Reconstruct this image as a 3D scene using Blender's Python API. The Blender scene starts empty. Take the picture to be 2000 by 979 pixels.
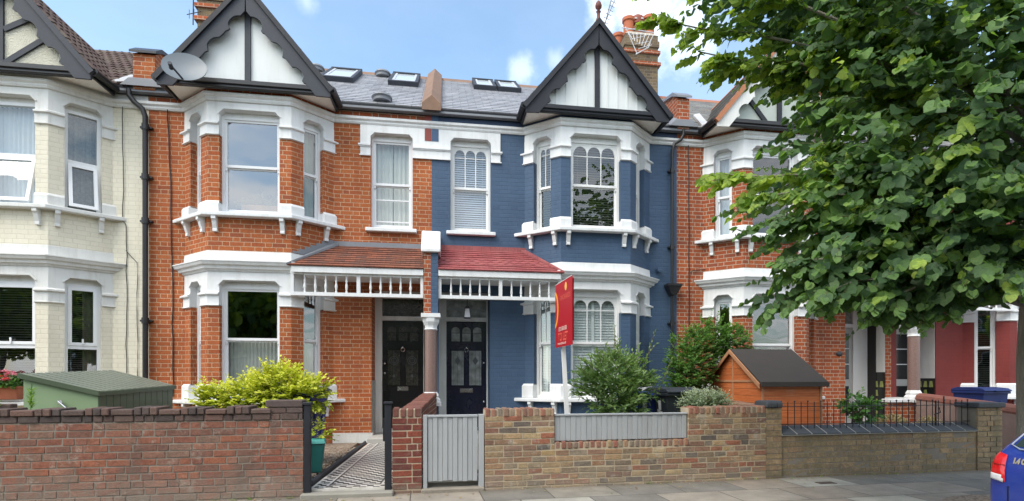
import bpy, bmesh, math, random
import numpy as np
from mathutils import Vector, Matrix
R = math.radians
scene = bpy.context.scene
COL = scene.collection
rnd = random.Random(7)
OFF = {}            # root name -> world offset its meshes are stored relative to

# ------------------------------------------------------------------ object helpers
def tag(o, label=None, cat=None, group=None, kind=None):
    if label: o['label'] = label
    if cat: o['category'] = cat
    if group: o['group'] = group
    if kind: o['kind'] = kind
    return o

def thing(name, label, cat, loc=(0, 0, 0), rz=0.0, group=None, world=True):
    """An Empty at the base of a thing. world=True: its parts are modelled in world coordinates."""
    o = bpy.data.objects.new(name, None)
    COL.objects.link(o)
    o.empty_display_size = 0.2
    o.location = loc
    o.rotation_euler = (0, 0, rz)
    tag(o, label, cat, group)
    OFF[o.name] = Vector(loc) if world else Vector((0, 0, 0))
    return o

def root_off(parent):
    while parent.parent is not None:
        parent = parent.parent
    return OFF.get(parent.name, Vector((0, 0, 0)))

def dup(root, loc, rz=0.0, label=None, scale=None):
    r = root.copy(); COL.objects.link(r); r.location = loc; r.rotation_euler = (0, 0, rz)
    if scale: r.scale = scale
    if label: r['label'] = label
    for ch in list(root.children):
        c = ch.copy(); COL.objects.link(c); c.parent = r
        for g in ch.children:
            d = g.copy(); COL.objects.link(d); d.parent = c
    return r

class MB:
    """Collects shapes; build() links them as one mesh object with UVs in metres."""
    def __init__(s, T=None):
        s.v = []; s.f = []; s.T = T
    def add(s, pts, faces):
        n = len(s.v)
        if s.T: pts = [s.T(*p) for p in pts]
        s.v += [tuple(p) for p in pts]
        s.f += [tuple(i + n for i in f) for f in faces]
        return s
    def box(s, x0, x1, y0, y1, z0, z1):
        return s.add([(x0,y0,z0),(x1,y0,z0),(x1,y1,z0),(x0,y1,z0),(x0,y0,z1),(x1,y0,z1),(x1,y1,z1),(x0,y1,z1)],
                     [(0,3,2,1),(4,5,6,7),(0,1,5,4),(1,2,6,5),(2,3,7,6),(3,0,4,7)])
    def hexa(s, b, t):
        return s.add(list(b)+list(t), [(0,3,2,1),(4,5,6,7),(0,1,5,4),(1,2,6,5),(2,3,7,6),(3,0,4,7)])
    def prism(s, poly, a, b, axis='y'):
        """poly: 2D points; extruded from a to b along axis. y: (x,z); x: (y,z); z: (x,y)"""
        def P(q, w):
            return {'y': (q[0], w, q[1]), 'x': (w, q[0], q[1]), 'z': (q[0], q[1], w)}[axis]
        n = len(poly)
        pts = [P(q, a) for q in poly] + [P(q, b) for q in poly]
        fs = [tuple(range(n)), tuple(range(2*n-1, n-1, -1))] + [(i, (i+1) % n, n+(i+1) % n, n+i) for i in range(n)]
        return s.add(pts, fs)
    def quad(s, *p):
        return s.add(p, [tuple(range(len(p)))])
    def tube(s, path, r, n=8, cap=True):
        path = [Vector(p) for p in path]; rr = r if isinstance(r, (list, tuple)) else [r]*len(path)
        pts = []; fs = []
        up0 = None
        for i, p in enumerate(path):
            d = (path[min(i+1, len(path)-1)] - path[max(i-1, 0)]).normalized()
            if up0 is None:
                up0 = Vector((0,0,1)) if abs(d.z) < .9 else Vector((1,0,0))
            a = d.cross(up0)
            if a.length < 1e-4: a = d.cross(Vector((0,1,0)))
            a.normalize(); b = d.cross(a).normalized(); up0 = -b if False else up0
            for k in range(n):
                t = 2*math.pi*k/n
                pts.append(p + a*math.cos(t)*rr[i] + b*math.sin(t)*rr[i])
        for i in range(len(path)-1):
            for k in range(n):
                fs.append((i*n+k, i*n+(k+1) % n, (i+1)*n+(k+1) % n, (i+1)*n+k))
        if cap:
            fs.append(tuple(range(n-1, -1, -1))); fs.append(tuple((len(path)-1)*n+k for k in range(n)))
        return s.add(pts, fs)
    def lathe(s, c, prof, n=16, sq=None):
        """prof: [(r,z)...] from bottom to top around the vertical through c"""
        pts = []; fs = []
        for r, z in prof:
            for k in range(n):
                t = 2*math.pi*(k+.5)/n
                pts.append((c[0]+r*math.cos(t), c[1]+r*math.sin(t), c[2]+z))
        for i in range(len(prof)-1):
            for k in range(n):
                fs.append((i*n+k, i*n+(k+1) % n, (i+1)*n+(k+1) % n, (i+1)*n+k))
        fs.append(tuple(range(n-1, -1, -1))); fs.append(tuple((len(prof)-1)*n+k for k in range(n)))
        return s.add(pts, fs)
    def sweep(s, path, prof, cap=True):
        """path: world (x,y) list; prof: closed list of (outward, z), outward = towards the street (-y)"""
        n = len(path); m = len(prof)
        P = [Vector(p) for p in path]
        nor = []
        for i in range(n-1):
            d = (P[i+1]-P[i]).normalized(); q = Vector((d.y, -d.x))
            if q.y > 0 or (abs(q.y) < 1e-6 and False): q = -q
            nor.append(q)
        pts = []
        for i in range(n):
            if i == 0: o = nor[0]
            elif i == n-1: o = nor[-1]
            else:
                o = nor[i-1]+nor[i]; o = o/ (o.length_squared/2) if o.length > 1e-6 else nor[i]
            for w, z in prof:
                q = P[i]+o*w
                pts.append((q.x, q.y, z))
        fs = []
        for i in range(n-1):
            for k in range(m):
                fs.append((i*m+k, i*m+(k+1) % m, (i+1)*m+(k+1) % m, (i+1)*m+k))
        if cap:
            fs.append(tuple(range(m))); fs.append(tuple((n-1)*m+k for k in range(m-1, -1, -1)))
        return s.add(pts, fs)
    def ball(s, c, r, nu=10, nv=6, sc=(1,1,1)):
        prof = []
        pts = []; fs = []
        for i in range(nv+1):
            t = math.pi*i/nv
            for k in range(nu):
                a = 2*math.pi*k/nu
                pts.append((c[0]+r*sc[0]*math.sin(t)*math.cos(a), c[1]+r*sc[1]*math.sin(t)*math.sin(a), c[2]-r*sc[2]*math.cos(t)))
        for i in range(nv):
            for k in range(nu):
                fs.append((i*nu+k, i*nu+(k+1) % nu, (i+1)*nu+(k+1) % nu, (i+1)*nu+k))
        return s.add(pts, fs)
    def build(s, name, mat, parent=None, smooth=False, bevel=0.0, label=None, recalc=True, bseg=1):
        off = root_off(parent) if parent is not None else Vector((0,0,0))
        me = bpy.data.meshes.new(name)
        me.from_pydata(s.v, [], s.f)
        bm = bmesh.new(); bm.from_mesh(me)
        if recalc:
            bmesh.ops.remove_doubles(bm, verts=bm.verts, dist=1e-5)
            bmesh.ops.dissolve_degenerate(bm, dist=1e-6, edges=bm.edges)
            bmesh.ops.recalc_face_normals(bm, faces=bm.faces)
        if bevel > 0:
            es = [e for e in bm.edges if len(e.link_faces) == 2 and e.calc_face_angle(0) > .5]
            bmesh.ops.bevel(bm, geom=es, offset=bevel, segments=bseg, profile=.5, affect='EDGES', clamp_overlap=True)
        bm.normal_update()
        uv = bm.loops.layers.uv.new('UVMap')
        Z = Vector((0,0,1))
        for f in bm.faces:
            t = Z.cross(f.normal)
            if t.length < .02: t = Vector((1,0,0))
            t.normalize()
            if abs(t.x) > .05 and t.x < 0: t = -t
            b = f.normal.cross(t)
            if b.z < -1e-3 or (abs(b.z) <= 1e-3 and b.y < 0): b = -b
            for l in f.loops:
                l[uv].uv = (l.vert.co.dot(t), l.vert.co.dot(b))
            f.smooth = bool(smooth)
        if off.length > 0:
            bmesh.ops.translate(bm, verts=bm.verts, vec=-off)
        bm.to_mesh(me); bm.free()
        if mat is not None: me.materials.append(mat)
        o = bpy.data.objects.new(name, me); COL.objects.link(o)
        if parent is not None: o.parent = parent
        if label: o['label'] = label
        if smooth and smooth != 2:
            me.set_sharp_from_angle(angle=R(38))
        return o

# ------------------------------------------------------------------ materials
MATS = {}
def newmat(name):
    m = bpy.data.materials.new(name); m.use_nodes = True
    nt = m.node_tree; nt.nodes.clear()
    out = nt.nodes.new('ShaderNodeOutputMaterial')
    return m, nt, out
class NT:
    def __init__(s, nt): s.nt = nt
    def n(s, t, **k):
        x = s.nt.nodes.new(t)
        for a, b in k.items(): setattr(x, a, b)
        return x
    def l(s, a, b): s.nt.links.new(a, b)
    def m(s, op, a, b=None, c=None, clamp=False):
        x = s.nt.nodes.new('ShaderNodeMath'); x.operation = op; x.use_clamp = clamp
        for i, v in enumerate((a, b, c)):
            if v is None: continue
            if isinstance(v, (int, float)): x.inputs[i].default_value = v
            else: s.nt.links.new(v, x.inputs[i])
        return x.outputs[0]
    def noise(s, vec, scale, detail=3, rough=.55, dim='3D'):
        x = s.nt.nodes.new('ShaderNodeTexNoise'); x.noise_dimensions = dim
        x.inputs['Scale'].default_value = scale; x.inputs['Detail'].default_value = detail; x.inputs['Roughness'].default_value = rough
        if vec is not None: s.nt.links.new(vec, x.inputs['Vector'])
        return x
    def ramp(s, fac, stops, interp='LINEAR'):
        x = s.nt.nodes.new('ShaderNodeValToRGB'); cr = x.color_ramp; cr.interpolation = interp
        while len(cr.elements) < len(stops): cr.elements.new(.5)
        for e, (p, c) in zip(cr.elements, stops):
            e.position = p; e.color = (*c, 1) if len(c) == 3 else c
        s.nt.links.new(fac, x.inputs[0]); return x.outputs[0]
    def mix(s, fac, a, b, mode='MIX'):
        x = s.nt.nodes.new('ShaderNodeMix'); x.data_type = 'RGBA'; x.blend_type = mode
        for i, v in ((0, fac), (6, a), (7, b)):
            if isinstance(v, (int, float)): x.inputs[i].default_value = v
            elif isinstance(v, tuple): x.inputs[i].default_value = (*v, 1) if len(v) == 3 else v
            else: s.nt.links.new(v, x.inputs[i])
        return x.outputs[2]
    def bump(s, h, strength, dist, normal=None):
        x = s.nt.nodes.new('ShaderNodeBump'); x.inputs['Strength'].default_value = strength; x.inputs['Distance'].default_value = dist
        s.nt.links.new(h, x.inputs['Height'])
        if normal is not None: s.nt.links.new(normal, x.inputs['Normal'])
        return x.outputs[0]
    def bsdf(s, out, color, rough=.8, normal=None, metal=0, spec=.5, coat=0):
        b = s.nt.nodes.new('ShaderNodeBsdfPrincipled')
        for k, v in (('Base Color', color), ('Roughness', rough)):
            if isinstance(v, tuple): b.inputs[k].default_value = (*v, 1) if len(v) == 3 else v
            elif isinstance(v, (int, float)): b.inputs[k].default_value = v
            else: s.nt.links.new(v, b.inputs[k])
        b.inputs['Metallic'].default_value = metal
        b.inputs['Specular IOR Level'].default_value = spec
        b.inputs['Coat Weight'].default_value = coat
        if normal is not None: s.nt.links.new(normal, b.inputs['Normal'])
        s.nt.links.new(b.outputs[0], out.inputs[0]); return b

def plain(name, col, rough=.6, var=.12, scale=6, bump=.15, bdist=.004, metal=0, spec=.5, coat=0, dirt=0.0, dirtcol=(.12,.1,.08), streak=False, fine=60):
    """painted / plastic / stone surface: base tone with soft mottling, wear and a little relief"""
    if name in MATS: return MATS[name]
    m, nt, out = newmat(name); N = NT(nt)
    geo = N.n('ShaderNodeNewGeometry').outputs['Position']
    n1 = N.noise(geo, scale, 4).outputs[0]
    n2 = N.noise(geo, fine, 3).outputs[0]
    c = N.mix(N.m('MULTIPLY', n1, 1.0), tuple(x*(1-var) for x in col), tuple(min(1, x*(1+var)) for x in col))
    if dirt > 0:
        vec = geo
        if streak:
            mp = N.n('ShaderNodeMapping'); mp.inputs['Scale'].default_value = (1, 1, .12); N.l(geo, mp.inputs[0]); vec = mp.outputs[0]
        n3 = N.noise(vec, 9 if streak else 3, 6, .7).outputs[0]
        f = N.m('MULTIPLY', N.ramp(n3, [(.48, (0,0,0)), (.75, (1,1,1))]), dirt)
        c = N.mix(f, c, dirtcol)
    nr = N.bump(n2, bump, bdist)
    ro = N.m('ADD', N.m('MULTIPLY', n1, .2), rough-.1, clamp=True)
    N.bsdf(out, c, ro, nr, metal, spec, coat)
    MATS[name] = m; return m

def brick(name, cols, mortar, L=.225, H=.1125, c=.075, mw=.010, bump=.6, bd=.006, stain=0.0, staincol=(.05,.045,.04), low=None, rough=.85, jitter=.006, mvar=.25, cvar=.35, stagger=None, sootz=None):
    """procedural brickwork laid in UV metres: stretcher (H=0) or Flemish bond; every brick gets its own tone"""
    if name in MATS: return MATS[name]
    m, nt, out = newmat(name); N = NT(nt)
    uv = N.n('ShaderNodeUVMap'); uv.uv_map = 'UVMap'
    geo = N.n('ShaderNodeNewGeometry').outputs['Position']
    nz = N.noise(uv.outputs[0], 9, 2)
    sep = N.n('ShaderNodeSeparateXYZ'); N.l(uv.outputs[0], sep.inputs[0])
    sn = N.n('ShaderNodeSeparateXYZ'); N.l(nz.outputs['Color'], sn.inputs[0])
    u = N.m('ADD', sep.outputs[0], N.m('MULTIPLY', N.m('SUBTRACT', sn.outputs[0], .5), jitter*2))
    v = N.m('ADD', sep.outputs[1], N.m('MULTIPLY', N.m('SUBTRACT', sn.outputs[1], .5), jitter))
    P = L+H
    off = stagger if stagger is not None else P/2
    vr = N.m('DIVIDE', v, c); row = N.m('FLOOR', vr); vv = N.m('MULTIPLY', N.m('FRACT', vr), c)
    par = N.m('FLOORED_MODULO', row, 2.0)
    wn0 = N.n('ShaderNodeTexWhiteNoise', noise_dimensions='1D'); N.l(row, wn0.inputs['W'])
    u2 = N.m('ADD', N.m('ADD', u, N.m('MULTIPLY', par, off)), N.m('MULTIPLY', wn0.outputs[0], .02))
    ur = N.m('DIVIDE', u2, P); cell = N.m('FLOOR', ur); uu = N.m('MULTIPLY', N.m('FRACT', ur), P)
    if H > 0:
        inH = N.m('GREATER_THAN', uu, L)
        dS = N.m('MINIMUM', uu, N.m('SUBTRACT', L, uu))
        dH = N.m('MINIMUM', N.m('SUBTRACT', uu, L), N.m('SUBTRACT', P, uu))
        dx = N.m('MAXIMUM', dS, dH)
        idx = N.m('ADD', N.m('MULTIPLY', cell, 2.0), inH)
    else:
        dx = N.m('MINIMUM', uu, N.m('SUBTRACT', P, uu)); idx = cell
    dy = N.m('MINIMUM', vv, N.m('SUBTRACT', c, vv))
    d = N.m('MINIMUM', dx, dy)
    mr = N.n('ShaderNodeMapRange'); mr.interpolation_type = 'SMOOTHSTEP'
    mr.inputs['From Min'].default_value = mw*.35; mr.inputs['From Max'].default_value = mw*.75
    N.l(d, mr.inputs['Value']); fac = mr.outputs[0]
    cmb = N.n('ShaderNodeCombineXYZ'); N.l(idx, cmb.inputs[0]); N.l(row, cmb.inputs[1])
    wn = N.n('ShaderNodeTexWhiteNoise', noise_dimensions='2D'); N.l(cmb.outputs[0], wn.inputs['Vector'])
    k = len(cols)
    bc = N.ramp(wn.outputs[0], [(i/max(1, k-1) if k > 1 else 0, cc) for i, cc in enumerate(cols)] if k > 1 else [(0, cols[0]), (1, cols[0])])
    n1 = N.noise(geo, 45, 5, .7).outputs[0]
    n2 = N.noise(geo, 1.1, 6, .68).outputs[0]
    f1 = N.ramp(n1, [(.2, (1-cvar,)*3), (.8, (1+cvar*.6,)*3)])
    bc = N.mix(1.0, bc, f1, 'MULTIPLY')
    f2 = N.ramp(n2, [(.25, (1-mvar,)*3), (.75, (1+mvar*.5,)*3)])
    mc = N.mix(1.0, mortar, f1, 'MULTIPLY')
    colr = N.mix(fac, mc, bc)
    colr = N.mix(1.0, colr, f2, 'MULTIPLY')
    if stain > 0:
        mp = N.n('ShaderNodeMapping'); mp.inputs['Scale'].default_value = (2.2, 2.2, .5); N.l(geo, mp.inputs[0])
        n3 = N.noise(mp.outputs[0], 1.6, 6, .65).outputs[0]
        f = N.m('MULTIPLY', N.ramp(n3, [(.47, (0,0,0)), (.68, (1,1,1))]), stain)
        colr = N.mix(f, colr, staincol)
    if low:
        sg = N.n('ShaderNodeSeparateXYZ'); N.l(geo, sg.inputs[0])
        zz = N.m('ADD', sg.outputs[2], N.m('MULTIPLY', N.m('SUBTRACT', n2, .5), .5))
        mz = N.n('ShaderNodeMapRange'); mz.inputs['From Min'].default_value = low[0]; mz.inputs['From Max'].default_value = low[1]
        mz.inputs['To Min'].default_value = 1; mz.inputs['To Max'].default_value = 0; N.l(zz, mz.inputs['Value'])
        nn = N.noise(geo, 14, 5, .7).outputs[0]
        f = N.m('MULTIPLY', N.m('MULTIPLY', mz.outputs[0], N.ramp(nn, [(.35, (.15,)*3), (.65, (1,)*3)])), low[2])
        colr = N.mix(f, colr, low[3])
    h = N.m('ADD', fac, N.m('MULTIPLY', n1, .45))
    h = N.m('ADD', h, N.m('MULTIPLY', wn.outputs[0], .25))
    nr = N.bump(h, bump, bd)
    N.bsdf(out, colr, rough, nr, spec=.3)
    MATS[name] = m; return m

def leafmat(name, stops, trans=.45, rough=.45, back=1.25):
    m, nt, out = newmat(name); N = NT(nt)
    at = N.n('ShaderNodeAttribute'); at.attribute_name = 'var'
    geo = N.n('ShaderNodeNewGeometry')
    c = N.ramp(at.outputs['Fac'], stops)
    nz = N.noise(geo.outputs['Position'], 60, 3).outputs[0]
    c = N.mix(1.0, c, N.ramp(nz, [(.3, (.8,.8,.8)), (.7, (1.15,1.15,1.15))]), 'MULTIPLY')
    b = N.n('ShaderNodeBsdfPrincipled'); N.l(c, b.inputs['Base Color']); b.inputs['Roughness'].default_value = rough
    b.inputs['Specular IOR Level'].default_value = .35
    N.l(N.bump(nz, .25, .004), b.inputs['Normal'])
    t = N.n('ShaderNodeBsdfTranslucent')
    tc = N.mix(1.0, c, (1.25*back, 1.35*back, .5*back), 'MULTIPLY'); N.l(tc, t.inputs[0])
    mx = N.n('ShaderNodeMixShader'); mx.inputs[0].default_value = trans
    N.l(b.outputs[0], mx.inputs[1]); N.l(t.outputs[0], mx.inputs[2]); N.l(mx.outputs[0], out.inputs[0])
    MATS[name] = m; return m

def glassmat(name, tint=(.9,.95,.95), base=.05, gain=1.6, rough=.015, wavy=.02):
    m, nt, out = newmat(name); N = NT(nt)
    geo = N.n('ShaderNodeNewGeometry').outputs['Position']
    gg = N.n('ShaderNodeNewGeometry'); dt = N.n('ShaderNodeVectorMath'); dt.operation = 'DOT_PRODUCT'; N.l(gg.outputs['Normal'], dt.inputs[0]); N.l(gg.outputs['Incoming'], dt.inputs[1])
    sch = N.m('POWER', N.m('SUBTRACT', 1.0, N.m('ABSOLUTE', dt.outputs['Value']), clamp=True), 5.0)
    f = N.m('ADD', N.m('MULTIPLY', sch, 1.0-base), base, clamp=True)
    gl = N.n('ShaderNodeBsdfGlossy'); gl.inputs['Roughness'].default_value = rough
    nb = N.bump(N.noise(geo, 2.2, 1).outputs[0], wavy, .05); N.l(nb, gl.inputs['Normal'])
    tr = N.n('ShaderNodeBsdfTransparent'); tr.inputs[0].default_value = (*tint, 1)
    mx = N.n('ShaderNodeMixShader'); N.l(f, mx.inputs[0]); N.l(tr.outputs[0], mx.inputs[1]); N.l(gl.outputs[0], mx.inputs[2])
    N.l(mx.outputs[0], out.inputs[0]); MATS[name] = m; return m

M_RED = brick('red_brick', [(.43,.112,.034),(.47,.135,.042),(.39,.098,.032),(.49,.15,.050),(.44,.12,.040),(.32,.088,.040)], (.58,.38,.24), mw=.0105, stain=.40, staincol=(.27,.075,.035), cvar=.42, mvar=.32)
M_REDR = brick('aged_red_brick', [(.38,.085,.030),(.44,.11,.036),(.33,.075,.030),(.40,.09,.03),(.27,.075,.04)], (.50,.40,.30), mw=.011, stain=.35, staincol=(.14,.06,.035))
M_BLUE = brick('blue_painted_brick', [(.056,.098,.168),(.060,.104,.177),(.052,.092,.160)], (.052,.092,.158), stain=.14, staincol=(.085,.125,.19), bump=.55, bd=.006, cvar=.14, mvar=.18, jitter=.010, rough=.55)
M_CREAM = brick('cream_painted_brick', [(.745,.695,.555),(.77,.72,.58),(.725,.675,.535)], (.66,.61,.49), bump=.45, bd=.004, cvar=.09, mvar=.09, rough=.6, stain=.22, staincol=(.50,.44,.32))
M_DRED = brick('oxblood_painted_brick', [(.19,.030,.025),(.20,.032,.026),(.18,.028,.024)], (.175,.028,.024), bump=.3, bd=.004, cvar=.12, mvar=.15, rough=.6)
M_STOCK = brick('yellow_stock_brick', [(.42,.27,.12),(.26,.10,.065),(.52,.36,.17),(.20,.09,.07),(.36,.23,.12),(.10,.085,.08),(.46,.30,.14),(.30,.14,.08),(.25,.20,.15),(.40,.12,.06)], (.34,.255,.175), H=0, mw=.014, bump=1.0, bd=.009, jitter=.012, stain=.3, staincol=(.38,.34,.28), low=(.05,.5,.55,(.40,.35,.29)), cvar=.5)
M_BROWNSTOCK = brick('brown_stock_brick', [(.24,.17,.09),(.21,.15,.08),(.28,.18,.10),(.18,.13,.08),(.25,.19,.11)], (.14,.115,.08), H=0, mw=.010, bump=.9, bd=.007, stain=.55, staincol=(.07,.065,.045), low=(.0,.35,.6,(.10,.09,.07)), cvar=.4)
M_LWALL = brick('old_red_brick', [(.30,.085,.05),(.22,.075,.052),(.36,.10,.05),(.16,.08,.062),(.31,.10,.055),(.20,.125,.095),(.26,.075,.045)], (.155,.13,.105), mw=.014, bump=1.0, bd=.009, jitter=.013, stain=.55, staincol=(.11,.085,.075), low=(.0,.45,.7,(.27,.245,.21)), cvar=.5)
M_PILLAR = brick('maroon_brick', [(.20,.055,.04),(.25,.07,.045),(.16,.05,.04),(.28,.075,.045),(.19,.07,.05)], (.42,.33,.23), H=.1125, mw=.013, bump=.9, bd=.008, cvar=.4, low=(.0,.25,.6,(.26,.22,.17)))
M_CHIM = brick('sooty_stock_brick', [(.20,.145,.085),(.16,.115,.075),(.24,.17,.09),(.12,.09,.07)], (.27,.22,.16), H=.1125, mw=.012, bump=.9, bd=.008, cvar=.4)
M_DARKCOPE = plain('dark_engineering_brick', (.075,.052,.048), .8, .5, 9, .7, .008, dirt=.35, dirtcol=(.16,.13,.11))
M_SLATEBRICK = plain('blue_black_brick', (.055,.06,.068), .7, .3, 14, .5, .006, dirt=.25, dirtcol=(.12,.12,.11))
M_WHITE = plain('white_masonry_paint', (.73,.74,.74), .6, .10, 5, .45, .004, dirt=.42, dirtcol=(.47,.45,.41), streak=True)
M_WHITEL = plain('offwhite_masonry_paint', (.69,.69,.66), .65, .10, 5, .45, .004, dirt=.5, dirtcol=(.44,.41,.36), streak=True)
M_UPVC = plain('white_plastic', (.80,.81,.82), .35, .03, 3, .03, .001)
M_TIMBERW = plain('white_gloss_timber', (.78,.78,.76), .4, .05, 5, .1, .002, dirt=.08, dirtcol=(.5,.48,.42))
M_SOFFIT = plain('cream_soffit', (.88,.85,.78), .7, .06, 4, .15, .003, dirt=.3, dirtcol=(.5,.42,.3))
M_BLACK = plain('black_timber', (.007,.009,.015), .62, .35, 8, .4, .004, dirt=.35, dirtcol=(.03,.032,.038))
M_GREYBLACK = plain('faded_black_timber', (.026,.031,.043), .65, .3, 6, .4, .004, dirt=.35, dirtcol=(.06,.065,.075))
M_BLACKM = plain('black_iron', (.014,.014,.016), .4, .3, 12, .3, .002, dirt=.2, dirtcol=(.06,.055,.05))
M_ROUGHCAST = plain('cream_roughcast', (.62,.59,.48), .9, .12, 8, 1.0, .02, fine=45, dirt=.25, dirtcol=(.40,.37,.29))
M_PANELW = plain('white_gable_board', (.68,.70,.69), .6, .05, 3, .2, .003, dirt=.3, dirtcol=(.46,.47,.44), streak=True)
M_LEAD = plain('lead_flashing', (.20,.21,.23), .5, .2, 6, .3, .003)
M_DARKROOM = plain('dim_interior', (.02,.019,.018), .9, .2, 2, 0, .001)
M_CLOTH = plain('pale_curtain', (.60,.60,.54), .9, .06, 6, .2, .002)
M_CLOTHG = plain('grey_green_curtain', (.36,.38,.31), .9, .1, 6, .2, .002)
M_NET = plain('net_curtain', (.56,.60,.64), .9, .06, 12, .2, .002)
M_LACE = plain('lace_curtain', (.17,.18,.17), .9, .6, 22, .4, .003)
M_BLINDD = plain('dark_slat', (.16,.165,.15), .5, .1, 3, .05, .001)
M_BLINDL = plain('pale_blind', (.55,.60,.70), .5, .05, 3, .05, .001)
M_SHUT = plain('white_shutter', (.80,.82,.81), .5, .04, 3, .05, .001)
M_GLASSR = glassmat('bright_window_glass', base=.30, wavy=.06)
M_GLASS = glassmat('window_glass', base=.13, gain=1.7, wavy=.06)
M_GLASSD = glassmat('lower_window_glass', base=.20, gain=1.6, wavy=.06)
M_NAVY = plain('navy_gloss_paint', (.010,.013,.030), .25, .2, 4, .05, .001, coat=.3)
M_DOORB = plain('black_gloss_paint', (.008,.008,.009), .25, .2, 4, .1, .001, coat=.3)
M_CHROME = plain('brushed_chrome', (.65,.65,.64), .25, .1, 8, .05, .001, metal=1)
M_STONE = plain('threshold_stone', (.40,.39,.36), .8, .15, 7, .5, .004, dirt=.3, dirtcol=(.2,.18,.16))
M_GRANITE = plain('pink_granite', (.21,.135,.115), .35, .75, 75, .1, .001, fine=120)
M_TERRA = plain('terracotta', (.34,.105,.05), .75, .25, 9, .3, .003, dirt=.25, dirtcol=(.12,.06,.04))
M_COPETILE = plain('weathered_tile', (.22,.13,.085), .85, .4, 7, .6, .006, dirt=.4, dirtcol=(.13,.12,.10))

def slate(name, cols, w=.30, c=.2, rough=.45, spec=.5, moss=0.0, mosscol=(.2,.19,.12), joint=(.02,.02,.022)):
    m, nt, out = newmat(name); N = NT(nt)
    uv = N.n('ShaderNodeUVMap'); uv.uv_map = 'UVMap'
    geo = N.n('ShaderNodeNewGeometry').outputs['Position']
    sep = N.n('ShaderNodeSeparateXYZ'); N.l(geo, sep.inputs[0])
    at = N.n('ShaderNodeAttribute'); at.attribute_name = 'row'
    row = at.outputs['Fac']
    u = N.m('ADD', N.m('DIVIDE', sep.outputs[0], w), N.m('MULTIPLY', N.m('FLOORED_MODULO', row, 2.0), .5))
    cell = N.m('FLOOR', u); uu = N.m('FRACT', u)
    cmb = N.n('ShaderNodeCombineXYZ'); N.l(cell, cmb.inputs[0]); N.l(row, cmb.inputs[1])
    wn = N.n('ShaderNodeTexWhiteNoise', noise_dimensions='2D'); N.l(cmb.outputs[0], wn.inputs['Vector'])
    d = N.m('MINIMUM', uu, N.m('SUBTRACT', 1.0, uu))
    jf = N.m('LESS_THAN', d, .012)
    k = len(cols)
    bc = N.ramp(wn.outputs[0], [(i/(k-1), cc) for i, cc in enumerate(cols)])
    n1 = N.noise(geo, 16, 5, .7).outputs[0]
    bc = N.mix(1.0, bc, N.ramp(n1, [(.25, (.7,)*3), (.75, (1.2,)*3)]), 'MULTIPLY')
    if moss > 0:
        n3 = N.noise(geo, 2.6, 6, .75).outputs[0]
        bc = N.mix(N.m('MULTIPLY', N.ramp(n3, [(.45, (0,0,0)), (.62, (1,1,1))]), moss), bc, mosscol)
    bc = N.mix(N.m('MULTIPLY', jf, .85), bc, joint)
    N.bsdf(out, bc, N.m('ADD', N.m('MULTIPLY', n1, .25), rough-.12), N.bump(n1, .35, .004), spec=spec)
    MATS[name] = m; return m
M_SLATE = slate('grey_slate', [(.34,.34,.36),(.40,.40,.42),(.30,.30,.32),(.44,.44,.455)], rough=.42)
M_SLATE2 = slate('weathered_grey_slate', [(.24,.235,.225),(.30,.29,.27),(.19,.185,.18),(.33,.32,.30)], rough=.6, moss=.5, mosscol=(.32,.30,.24))
M_TILE = slate('brown_concrete_tile', [(.115,.075,.065),(.13,.085,.075),(.105,.07,.062)], w=.33, rough=.85, spec=.2, moss=.55, mosscol=(.19,.165,.12), joint=(.05,.035,.03))
M_PTILE = slate('russet_clay_tile', [(.23,.085,.05),(.17,.07,.05),(.27,.10,.06),(.14,.07,.055),(.20,.08,.055)], w=.17, rough=.8, spec=.2, moss=.3, mosscol=(.12,.085,.07))
M_PTILER = slate('rose_painted_tile', [(.30,.070,.072),(.26,.062,.064),(.34,.085,.085),(.29,.075,.07)], w=.17, rough=.6, joint=(.10,.02,.02), moss=.35, mosscol=(.36,.14,.13))

def courses(name, mat, parent, e0, e1, up, length, c, lift=.018, wave=None, right_cut=None, left_cut=None, scallop=None):
    """stepped roof courses: e0,e1 = ends of the eaves line, up = unit vector up the slope."""
    e0, e1, up = Vector(e0), Vector(e1), Vector(up).normalized()
    along = (e1-e0); W = along.length; along.normalize()
    nrm = along.cross(up); 
    if nrm.z < 0: nrm = -nrm
    v = []; f = []; rows = []
    nrow = int(math.ceil(length/c))
    for r in range(nrow):
        a0 = r*c; a1 = min(length, (r+1)*c)+.012
        s0 = 0 if not left_cut else left_cut(a0); s1 = W if not right_cut else right_cut(a0)
        if s1-s0 < .02: continue
        step = .03 if wave else (.03 if (scallop and r in scallop) else .4)
        n = max(1, int((s1-s0)/step))
        base = len(v)
        jit = rnd.uniform(-.002, .003)
        for i in range(n+1):
            s = s0+(s1-s0)*i/n
            w = 0
            if wave: w = wave[0]*(abs(math.sin(math.pi*s/wave[1]))**1.5)
            sc = 0
            if scallop and r in scallop:
                sc = -.035*abs(math.cos(math.pi*(s/.17+(r % 2)*.5)))
            p = e0+along*s
            v.append(p+up*(a0+sc)+nrm*(w-.01)); v.append(p+up*(a0+sc)+nrm*(lift+w+jit)); v.append(p+up*a1+nrm*(w*.9+.001))
        for i in range(n):
            q = base+i*3
            f.append((q, q+3, q+4, q+1)); rows.append(r+2000)
            f.append((q+1, q+4, q+5, q+2)); rows.append(r)
    off = root_off(parent)
    me = bpy.data.meshes.new(name); me.from_pydata([tuple(p-off) for p in v], [], f)
    at = me.attributes.new('row', 'FLOAT', 'FACE'); at.data.foreach_set('value', [float(x % 2000) for x in rows])
    me.uv_layers.new(name='UVMap')
    me.materials.append(mat); o = bpy.data.objects.new(name, me); COL.objects.link(o); o.parent = parent
    return o

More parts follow.
